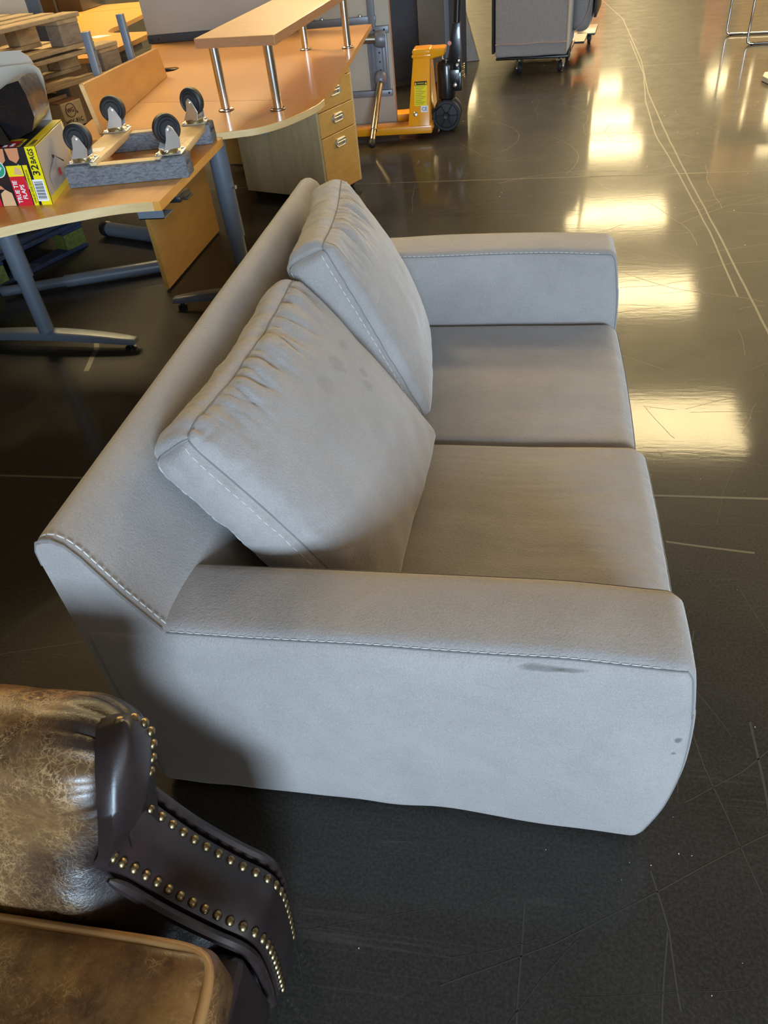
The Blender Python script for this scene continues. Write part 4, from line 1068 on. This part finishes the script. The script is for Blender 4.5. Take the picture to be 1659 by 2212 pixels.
# ------------------------------------------------------------------ loose steel legs on the floor behind the corner desk
lg = thing('loose_desk_leg', 'blue-grey telescopic desk leg lying on the floor in front of the pallets', 'desk leg', (-2.1, 3.3, 0))
obj('outer_tube', MB().tube([(-2.265, 3.236, .034), (-1.760, 3.420, .034)], .030, 20), M['blue_metal'], lg, angle=50)
obj('inner_tube', MB().tube([(-2.262, 3.237, .034), (-2.53, 3.140, .034)], .024, 20), M['blue_metal'], lg, angle=50)
obj('foot_cap', MB().lathe([(.025, 0), (.025, .03), (.018, .036)], (-2.53, 3.140, .034), (-.94, -.34, 0), 16), M['blue_metal'], lg, angle=50)
lg2 = thing('loose_desk_leg', 'rubber-collared desk leg lying further back beside the blue pallets', 'desk leg', (-2.1, 3.85, 0))
obj('outer_tube', MB().tube([(-2.36, 3.93, .042), (-1.76, 3.70, .042)], .038, 20), M['blue_metal'], lg2, angle=50)
obj('end_collar', MB().lathe([(.030, 0), (.042, .012), (.042, .05), (.038, .055)], (-2.395, 3.943, .042), (.935, -.355, 0), 20), M['plastic'], lg2, angle=50)

# ------------------------------------------------------------------ things standing behind the reception desk
scn = thing('desk_screen', 'taupe desk screen with dark bottom rail standing on the reception desk', 'screen', (-1.95, 5.30, T2))
obj('screen_panel', MB().box2((-2.448, 5.286, .782), (-1.45, 5.312, 1.45)), M['screen'], scn, bevel=.004)
obj('bottom_rail', MB().box2((-2.452, 5.280, T2+.001), (-1.446, 5.318, .782)), M['dark_metal'], scn, bevel=.006)
for x in (-2.425, -2.375): obj('rail_screw', MB().tube([(x, 5.281, .756), (x, 5.2785, .756)], .005, 8), M['plastic'], scn)
ut = thing('upturned_table', 'beige table stood on its edge showing its grey steel frame and tube legs', 'table', (-1.6, 5.86, 0))
obj('tabletop', MB().box2((-2.40, 5.855, .002), (-.957, 5.880, 1.55)), [M['beige_board']], ut, bevel=.002, seg=1)
obj('edge_band', MB().box2((-.9568, 5.854, .002), (-.9535, 5.881, 1.55)), M['edge_beech'], ut)
fr = MB()
obj('frame_rail', MB().box2((-1.75, 5.828, .675), (-1.050, 5.854, .715)), M['grey_metal'], ut, bevel=.002)
obj('frame_rail', MB().box2((-1.100, 5.826, .60), (-1.055, 5.854, 1.40)), M['grey_metal'], ut, bevel=.002)
obj('frame_rail', MB().box2((-1.52, 5.828, .716), (-1.47, 5.854, 1.40)), M['grey_metal'], ut, bevel=.002)
pl = obj('end_plate', MB().box2((-1.10, 5.818, .612), (-.965, 5.854, .655)), M['grey_metal'], ut, bevel=.002)
for x in (-1.065, -.995): obj('screw_hole', MB().tube([(x, 5.8185, .634), (x, 5.8170, .634)], .007, 10), M['plastic'], pl)
pl = obj('end_plate', MB().box2((-1.42, 5.818, .232), (-.970, 5.854, .272)), M['grey_metal'], ut, bevel=.002)
obj('screw_hole', MB().tube([(-.992, 5.8185, .254), (-.992, 5.8170, .254)], .007, 10), M['plastic'], pl)
rail = obj('profile_rail', MB().box2((-1.118, 5.830, .273), (-.985, 5.854, .611)), M['grey_metal'], ut, bevel=.002)
for x in (-1.112, -1.090, -1.066, -1.018, -.996): obj('rail_rib', MB().box2((x-.004, 5.818, .275), (x+.004, 5.8305, .610)), M['grey_metal'], rail, bevel=.002, seg=1)
for z in (.345, .395, .445, .50, .545): obj('screw_hole', MB().tube([(-1.042, 5.8302, z), (-1.042, 5.8285, z)], .006, 10), M['plastic'], rail)
for x in (-1.42, -1.155): obj('frame_bolt', MB().lathe([(.014, 0), (.014, .008), (.006, .014)], (x, 5.842, .716), (0, 0, 1), 10), M['zinc'], ut)
def tube_leg(p0, p1, r, cut, foot=True):
    p0 = Vector(p0); p1 = Vector(p1); d = (p1-p0)
    l = obj('leg', MB().tube([p0, p0+d*cut], r, 20).tube([p0+d*cut*.995, p0+d*cut*1.012], r*1.07, 20), M['tube_steel'], ut, angle=50)
    obj('leg_extension', MB().tube([p0+d*cut, p1], r*.88, 20), M['tube_steel'], l, angle=50)
    dn = d.normalized()
    obj('leg_socket', MB().lathe([(r*1.9, -.035), (r*2.0, -.01), (r*1.75, .02), (r*1.25, .034)], p0, dn, 24), M['grey_metal'], l, angle=60)
    if foot: obj('foot_cap', MB().lathe([(r*1.05, -.030), (r*1.12, 0), (r*1.0, .014), (r*.5, .020)], p1, dn, 20), M['rubber'], l, angle=60)
tube_leg((-1.042, 5.79, .345), (-1.060, 5.352, .042), .0215, .78)
tube_leg((-1.030, 5.795, .585), (-1.55, 5.60, .640), .026, .8, False)
bd = thing('back_desk', 'orange beech desk with a cut-out standing behind the pallets', 'desk', (-3.4, 6.4, 0))
bo = [(-2.715, 5.05), (-2.72, 6.0), (-2.95, 6.06)] + catmull([(-3.00, 6.075), (-3.14, 6.14), (-3.222, 6.34), (-3.225, 6.6), (-3.28, 7.15)], 5) + [(-3.35, 8.05), (-5.4, 8.3), (-5.4, 5.05)]
obj('tabletop', MB().prism(bo, .692, .72, side=1), [M['trim_desk'] if 'trim_desk' in M else M['beech'], M['maple']], bd, smooth=False)
obj('tabletop_joint', MB().box((-3.9, 7.62, .7205), (1.3, .006, .001), rotz(.02)), M['edge_beech'], bd)
for (x, y) in ((-2.85, 5.2), (-2.95, 5.9), (-5.2, 5.2), (-5.2, 8.1), (-3.5, 7.9)): obj('leg', MB().tube([(x, y, .0), (x, y, .692)], .030, 14), M['blue_metal'], bd, angle=50)
obj('under_rail', MB().box2((-2.80, 5.25, .64), (-2.765, 5.85, .691)), M['dark_metal'], bd, bevel=.003)
obj('side_panel', MB().box2((-4.3, 6.7, .002), (-3.4, 6.72, .691)), M['cream'], bd)
pp_ = obj('paper_sheet', MB().prism([(-3.235, 5.955), (-3.12, 5.89), (-3.045, 5.985), (-3.17, 6.03)], .7205, .7215), M['blank'], None, smooth=False); tag(pp_, 'small pale sheet of paper lying on the orange back desk', 'paper')
cp = thing('cream_board', 'large cream board standing upright behind the pallet stack', 'board', (-3.8, 4.95, 0))
obj('board_panel', MB().box2((-4.6, 4.90, .002), (-2.985, 4.925, 1.5)), M['cream'], cp, bevel=.002, seg=1)
obj('edge_strip', MB().box2((-2.984, 4.899, .002), (-2.90, 4.926, 1.5)), M['cab_edge'], cp, bevel=.002, seg=1)
bk2 = thing('black_crate', 'black crate standing on the far corner of the orange back desk', 'crate', (-4.5, 7.95, .72))
obj('crate_body', MB().box2((-4.95, 7.72, .721), (-4.15, 8.22, 1.25)), M['plastic'], bk2, bevel=.012)
for x in (-4.78, -4.40): obj('rib', MB().box2((x-.012, 7.705, .73), (x+.012, 7.7225, 1.24)), M['dark_metal'], bk2, bevel=.003, seg=1)

tc = thing('charcoal_cabinet', 'tall charcoal cabinet behind the upturned table', 'cabinet', (-1.3, 7.45, 0))
Rc = rotz(math.radians(27)); cc = Vector((-.952, 7.40, 0)); ex = Rc @ Vector((-1, 0, 0)); ey = Rc @ Vector((0, 1, 0))
def cab(mb, u0, u1, v0, v1, z0, z1):
    pts = [cc+ex*u+ey*v for (u, v) in ((u0, v0), (u1, v0), (u1, v1), (u0, v1))]
    return mb.hexa([p+Vector((0, 0, z0)) for p in pts][::-1], [p+Vector((0, 0, z1)) for p in pts][::-1])
obj('cabinet_body', cab(MB(), 0, .80, 0, .45, .04, 1.8), M['cab_dark'], tc, bevel=.003)
obj('plinth', cab(MB(), .01, .79, .015, .44, .0, .04), M['cab_dark2'], tc)
obj('door', cab(MB(), .02, .78, -.014, -.001, .06, 1.78), M['cab_dark'], tc, bevel=.002)
gp = thing('divider_panel', 'brown-grey divider panel with a blue-grey edge behind the pallet truck', 'panel', (-.83, 7.46, 0))
Rg = rotz(math.radians(20)); gc = Vector((-.856, 7.350, 0))
obj('panel_board', MB().box(gc+Vector((0, .02, .9)), (.225, .028, 1.796), Rg), M['cab_mid'], gp, bevel=.002)
obj('edge_post', MB().box(gc+Rg @ Vector((.136, .012, 0))+Vector((0, .02, .9)), (.044, .045, 1.796), Rg), M['cab_edge'], gp, bevel=.003)
db = thing('dark_plank', 'dark brown plank with scrawled handwriting beside the truck handle', 'plank', (-.66, 7.62, 0))
obj('plank_board', MB().box((-.655, 7.64, .8), (.15, .035, 1.596), rotz(.2)), M['cab_dark2'], db, bevel=.004)
text('spu', .075, (-.697, 7.612, .58), rotz(.2) @ Vector((.15, 0, -1)), rotz(.2) @ Vector((1, 0, .1)), M['ink'], db, bold=.002)
wb = thing('scuffed_board', 'scuffed pale board leaning behind the black truck handle', 'board', (-.57, 8.0, 0))
obj('board_panel', MB().hexa([(-.72, 8.13, .002), (-.505, 8.175, .002), (-.505, 8.205, .002), (-.72, 8.16, .002)], [(-.95, 8.23, 1.15), (-.86, 8.275, 1.15), (-.86, 8.305, 1.15), (-.95, 8.26, 1.15)]), M['worn_board'], wb, bevel=.004)
obj('worn_edge', MB().hexa([(-.5048, 8.174, .002), (-.498, 8.176, .002), (-.498, 8.206, .002), (-.5048, 8.206, .002)], [(-.8598, 8.274, 1.15), (-.853, 8.276, 1.15), (-.853, 8.306, 1.15), (-.8598, 8.306, 1.15)]), M['pallet_grey'], wb)

# ------------------------------------------------------------------ pallet truck
pt = thing('pallet_truck', 'orange pallet truck with black pump and black steering wheels', 'pallet truck', (-1.0, 5.83, 0))
for (y0, y1) in ((5.572, 5.725), (5.935, 6.088)):
    fk = MB().hexa([(-1.85, y0+.02, .035), (-.672, y0, .035), (-.672, y1, .035), (-1.85, y1-.02, .035)], [(-1.85, y0+.02, .078), (-.672, y0, .088), (-.672, y1, .088), (-1.85, y1-.02, .078)])
    f_ = obj('fork', fk, M['orange'], pt, bevel=.008)
    obj('load_roller', MB().tube([(-1.70, y0+.05, .036), (-1.70, y1-.05, .036)], .036, 18), M['plastic'], f_)
mb = MB().hexa([(-.836, 5.570, .086), (-.684, 5.570, .086), (-.684, 6.09, .086), (-.836, 6.09, .086)], [(-.798, 5.760, .488), (-.684, 5.760, .488), (-.684, 5.90, .488), (-.798, 5.90, .488)])
ms = obj('mast', mb, M['orange'], pt, bevel=.006)
cap = obj('mast_cap', MB().box2((-.806, 5.750, .474), (-.676, 5.91, .514)), M['orange'], pt, bevel=.016, seg=4)
obj('cap_nose', MB().hexa([(-.690, 5.765, .446), (-.588, 5.775, .462), (-.588, 5.885, .462), (-.690, 5.895, .446)], [(-.690, 5.756, .511), (-.578, 5.760, .510), (-.578, 5.90, .510), (-.690, 5.904, .511)]), M['orange'], cap, bevel=.012, seg=3)
obj('side_lip', MB().box2((-.808, 5.744, .466), (-.678, 5.7515, .482)), M['orange'], cap, bevel=.003)
SU_ = Vector((0, .473, 1)).normalized(); SX = Vector((1, 0, 0)); SN = SX.cross(SU_)
def onm(x, z, off): return Vector((x, 5.57+(z-.086)*.4726, z))+SN*off
def mquad(x, z, w_, h_, off, m, nm='printed_area'): return obj(nm, quad(onm(x, z, off), SX, SU_, w_, h_, .0004), m, ms, smooth=False)
lb = mquad(-.747, .268, .086, .150, .0012, M['label_yellow'], 'warning_label'); lb['label'] = 'yellow warning label with a black header'
mquad(-.747, .325, .086, .024, .0018, M['ink'], 'label_header')
text('WARNING', .0125, onm(-.747, .3205, .0026), SX, SU_, M['label_yellow'], ms, align='CENTER', xs=.8)
for sx in (-1, 1):
    c = onm(-.747+sx*.035, .3245, .0026); obj('warning_triangle', MB().add([c-SX*.007-SU_*.007, c+SX*.007-SU_*.007, c+SU_*.008], [(0, 1, 2)]), M['label_yellow'], ms, smooth=False)
    text('!', .010, c-SX*.0012-SU_*.0055+SN*.0004, SX, SU_, M['ink'], ms)
for k in range(11):
    w_ = .070-.012*((k*7) % 3); mquad(-.747-.037+w_/2, .308-k*.0098, w_, .0022, .0020, M['ink_brown'], 'text_line')
mquad(-.721, .181, .050, .040, .0012, M['label_white'], 'conformity_label')
text('CE', .032, onm(-.721, .171, .0022), SX, SU_, M['ink_blue'], ms, align='CENTER', bold=.0002)
obj('mast_bolt', MB().lathe([(.015, 0), (.015, .006), (.010, .010)], onm(-.784, .155, 0), SN, 14), M['zinc'], ms)
pm = obj('pump_body', MB().lathe([(.040, .19), (.066, .20), (.066, .40), (.058, .418), (.030, .424), (.030, .435)], (-.585, 5.83, 0), (0, 0, 1), 28).box2((-.60, 5.775, .285), (-.490, 5.885, .375)), M['black_enamel'], pt, bevel=.004)
obj('piston_rod', MB().tube([(-.605, 5.83, .43), (-.605, 5.83, .466)], .010, 14), M['chrome'], pm)
obj('valve_block', MB().box2((-.530, 5.785, .24), (-.475, 5.875, .36)), M['black_enamel'], pm, bevel=.010)
for (x, y, z, r) in ((-.502, 5.774, .402, .012), (-.520, 5.774, .282, .014), (-.492, 5.784, .425, .008)): obj('pivot_bolt', MB().lathe([(r, 0), (r, .008), (r*.6, .012)], (x, y, z), (0, -1, 0), 12), M['zinc'], pm)
obj('return_spring', MB().tube([(-.470+.012*math.cos(a), 5.82+.012*math.sin(a), .31+.09*a/(14*pi)) for a in [14*pi*i/112 for i in range(113)]], .0028, 6), M['gold_zinc'], pm)
ax = obj('axle_yoke', MB().lathe([(.050, .14), (.050, .19)], (-.585, 5.83, 0), (0, 0, 1), 24).box2((-.615, 5.812, .09), (-.555, 5.848, .15)), M['black_enamel'], pt, bevel=.004)
obj('link_rod', MB().tube([(-.70, 5.70, .13), (-.60, 5.78, .178)], .011, 10), M['black_enamel'], ax)
swp = MB().lathe([(.014, -.027), (.020, -.030), (.024, -.020), (.075, -.016), (.080, -.026), (.094, -.026), (.099, -.020), (.099, .020), (.094, .026), (.080, .026), (.075, .016), (.024, .020), (.020, .030), (.014, .027)], (0, 0, 0), (0, 1, 0), 40)
SW = make_mesh('steering_wheel', swp, M['rubber'], angle=35)
spk = MB()
for k in range(6):
    a = pi*k/3; spk.box((.050*math.cos(a), -.018, .050*math.sin(a)), (.054, .008, .008), Matrix.Rotation(-a, 3, 'Y')); spk.box((.050*math.cos(a), .018, .050*math.sin(a)), (.054, .008, .008), Matrix.Rotation(-a, 3, 'Y'))
SPK = make_mesh('wheel_spokes', spk, M['plastic'], bevel=.002, seg=1)
for y in (5.768, 5.892):
    w_ = place('steering_wheel', SW, pt, (-.585, y, .099)); place('wheel_spokes', SPK, w_, (-.585, y, .099))
hd = obj('handle_bar', MB().tube([(-.525, 5.83, .30), (-.505, 5.83, .62), (-.470, 5.83, 1.12)], .024, 16), M['black_enamel'], pt, angle=50)
obj('handle_bracket', MB().hexa([(-.575, 5.800, .40), (-.478, 5.800, .36), (-.478, 5.86, .36), (-.575, 5.86, .40)], [(-.528, 5.804, .640), (-.480, 5.804, .640), (-.480, 5.856, .640), (-.528, 5.856, .640)]), M['black_enamel'], hd, bevel=.004)
lp = [Vector((-.470+.0, 5.83+.10*math.cos(a)*(1 if math.sin(a) < .3 else 1), 1.22+.10*math.sin(a))) for a in [-pi/2+2*pi*i/24 for i in range(24)]]
obj('handle_loop', MB().tube(lp, .013, 10, closed=True), M['black_enamel'], hd)
obj('round_sticker', MB().lathe([(.013, 0), (.013, .0006)], (-.553, 5.7985, .528), (0, -1, 0), 18), mat('pink_sticker', (.75, .25, .2), .5), hd)

# ------------------------------------------------------------------ grey armchair standing on its end on a dolly
ga = thing('upended_armchair', 'grey chenille armchair stood on its end on a black wheeled dolly', 'armchair', (0, 7.75, .135))
yaw = rotz(math.radians(-7)); gc0 = Vector((-.020, 7.385, .135))
def GW(x, y, z): return gc0 + yaw @ Vector((x, y, z))
def gbox(cx, cy, cz, hx, hy, hz, r, n, bul=0., seed=1):
    def fn(q, abc, nn):
        a, b, t = abc; p = Vector((cx, cy, cz))+q
        if b < 0: p.y -= bul*(1-a*a)*(1-t**4)
        if a > 0: p.x += bul*1.4*(1-b*b)*(1-t**4)
        p += nn*.004*nz(p, 6, seed); return GW(*p)
    return rbox((hx, hy, hz), r, n, fn)
mb, mp = gbox(.0, .36, .60, .300, .36, .595, .018, (12, 12, 20), .006); sb = obj('chair_body', mb, M['weave'], ga, angle=180)
obj('seam_piping', MB().tube([GW(-.300+.600*i/12, -.004-.004*math.sin(pi*i/12), .102+.003*math.sin(i)) for i in range(13)], .0055, 8), M['weave_pipe'], sb)
obj('corner_piping', MB().tube([GW(.298, -.002, .03+1.1*i/12) for i in range(13)], .0045, 8), M['weave_pipe'], sb)
mb, mp = gbox(.372, .62, .66, .078, .26, .56, .070, (8, 12, 18), .012, 4); ra = obj('rolled_arm', mb, M['weave'], ga, angle=180)
obj('arm_piping', MB().tube(roundcorner([GW(.300, .352, .105)]+[GW(.330, .350, .105), GW(.41, .352, .16)]+[GW(.452, .355, .26+.9*i/10) for i in range(11)]), .0045, 8), M['weave_pipe'], ra)
mb, mp = gbox(-.325, .40, .62, .030, .22, .40, .025, (4, 8, 10), .008, 6); obj('far_arm', mb, M['weave'], ga, angle=180)
obj('base_board', MB().box2((0, 0, 0), (.022, .66, 1.1)).xform(Matrix.Translation(GW(.478, .40, .20)) @ yaw.to_4x4()), M['cab_dark2'], ga, bevel=.004)
obj('back_board', MB().box2((0, 0, 0), (.022, .58, 1.16)).xform(Matrix.Translation(GW(-.336, .03, .03)) @ yaw.to_4x4()), M['lining'], ga, bevel=.004)
d3 = thing('wheeled_dolly', 'low black dolly with chrome casters carrying the upended grey armchair', 'dolly', (0, 7.75, 0))
obj('dolly_board', MB().box2((-.30, .02, -.020), (.318, .66, -.001)).xform(Matrix.Translation(gc0) @ yaw.to_4x4()), M['plastic'], d3, bevel=.006)
obj('bumper', MB().tube([GW(.318, .03, -.002), GW(.322, .035, .03)], .012, 10), M['plastic'], d3)
for (x, y, s) in ((-.105, .085, 2.2), (.250, .095, 1.0), (-.2, .60, 1.2), (.25, .60, 2.4)): caster(d3, GW(x, y, -.0205), s, up=False)
d4c = GW(.45, 1.30, 0)
obj('dolly_board', MB().box2((.30, .98, -.020), (.47, 1.45, -.001)).xform(Matrix.Translation(gc0) @ yaw.to_4x4()), M['plastic'], d3, bevel=.006)
caster(d3, GW(.40, 1.30, -.0205), 1.4, up=False)
obj('dolly_link', MB().box2((-.28, .60, -.020), (.40, 1.05, -.003)).xform(Matrix.Translation(gc0) @ yaw.to_4x4()), M['plastic'], d3)

# ------------------------------------------------------------------ chrome sled stool and pale slab at the right
st_ = thing('sled_stool', 'chrome sled-base bar stool standing on the polished floor', 'stool', (2.03, 8.2, 0))
for (x0, y0, x1, y1) in ((1.764, 8.470, 2.20, 8.385), (1.843, 7.962, 2.28, 7.885)):
    path = catmull([(0, .74), (0, .40), (0, .05)], 4)
    P_ = [Vector((x0, y0, z)) for z in (.74, .5, .25, .09, .045)] + [Vector((x0+.006, y0-.001, .022)), Vector((x0+.024, y0-.004, .0125)), Vector((x0+.06, y0-.011, .012))]
    Q_ = [Vector((x1, y1, z)) for z in (.012, .012, .022, .045, .09, .25, .5, .74)]
    Q_[0] = Vector((x1-.06, y1+.011, .012)); Q_[1] = Vector((x1-.024, y1+.004, .0125)); Q_[2] = Vector((x1-.006, y1+.001, .022))
    obj('sled_frame', MB().tube(P_+Q_, .0105, 14), M['chrome'], st_, angle=60)
    obj('glide', MB().tube([Vector((x0+.03, y0-.006, .004)), Vector((x0+.05, y0-.009, .004))], .004, 8), M['plastic'], st_)
obj('cross_bar', MB().tube([(2.20, 8.385, .30), (2.28, 7.885, .30)], .009, 12), M['chrome'], st_)
mb, _ = rbox((.23, .25, .035), .02, (6, 6, 2), lambda q, abc, nn: Vector((2.02, 8.17, .776))+rotz(-.17) @ q); obj('seat', mb, M['film'], st_, angle=180)
sl = thing('pale_slab', 'pale slab lying on the floor near the stool', 'slab', (1.85, 6.62, 0))
obj('slab_body', MB().prism([(1.690, 6.62), (1.72, 6.44), (2.1, 6.36), (2.1, 6.80), (1.728, 6.74)], .002, .032), M['slab_grey'], sl, bevel=.002, smooth=False)
obj('slab_face', MB().prism([(1.694, 6.62), (1.723, 6.444), (2.097, 6.365), (2.097, 6.795), (1.731, 6.735)], .0322, .034), M['slab_pale'], sl, smooth=False)
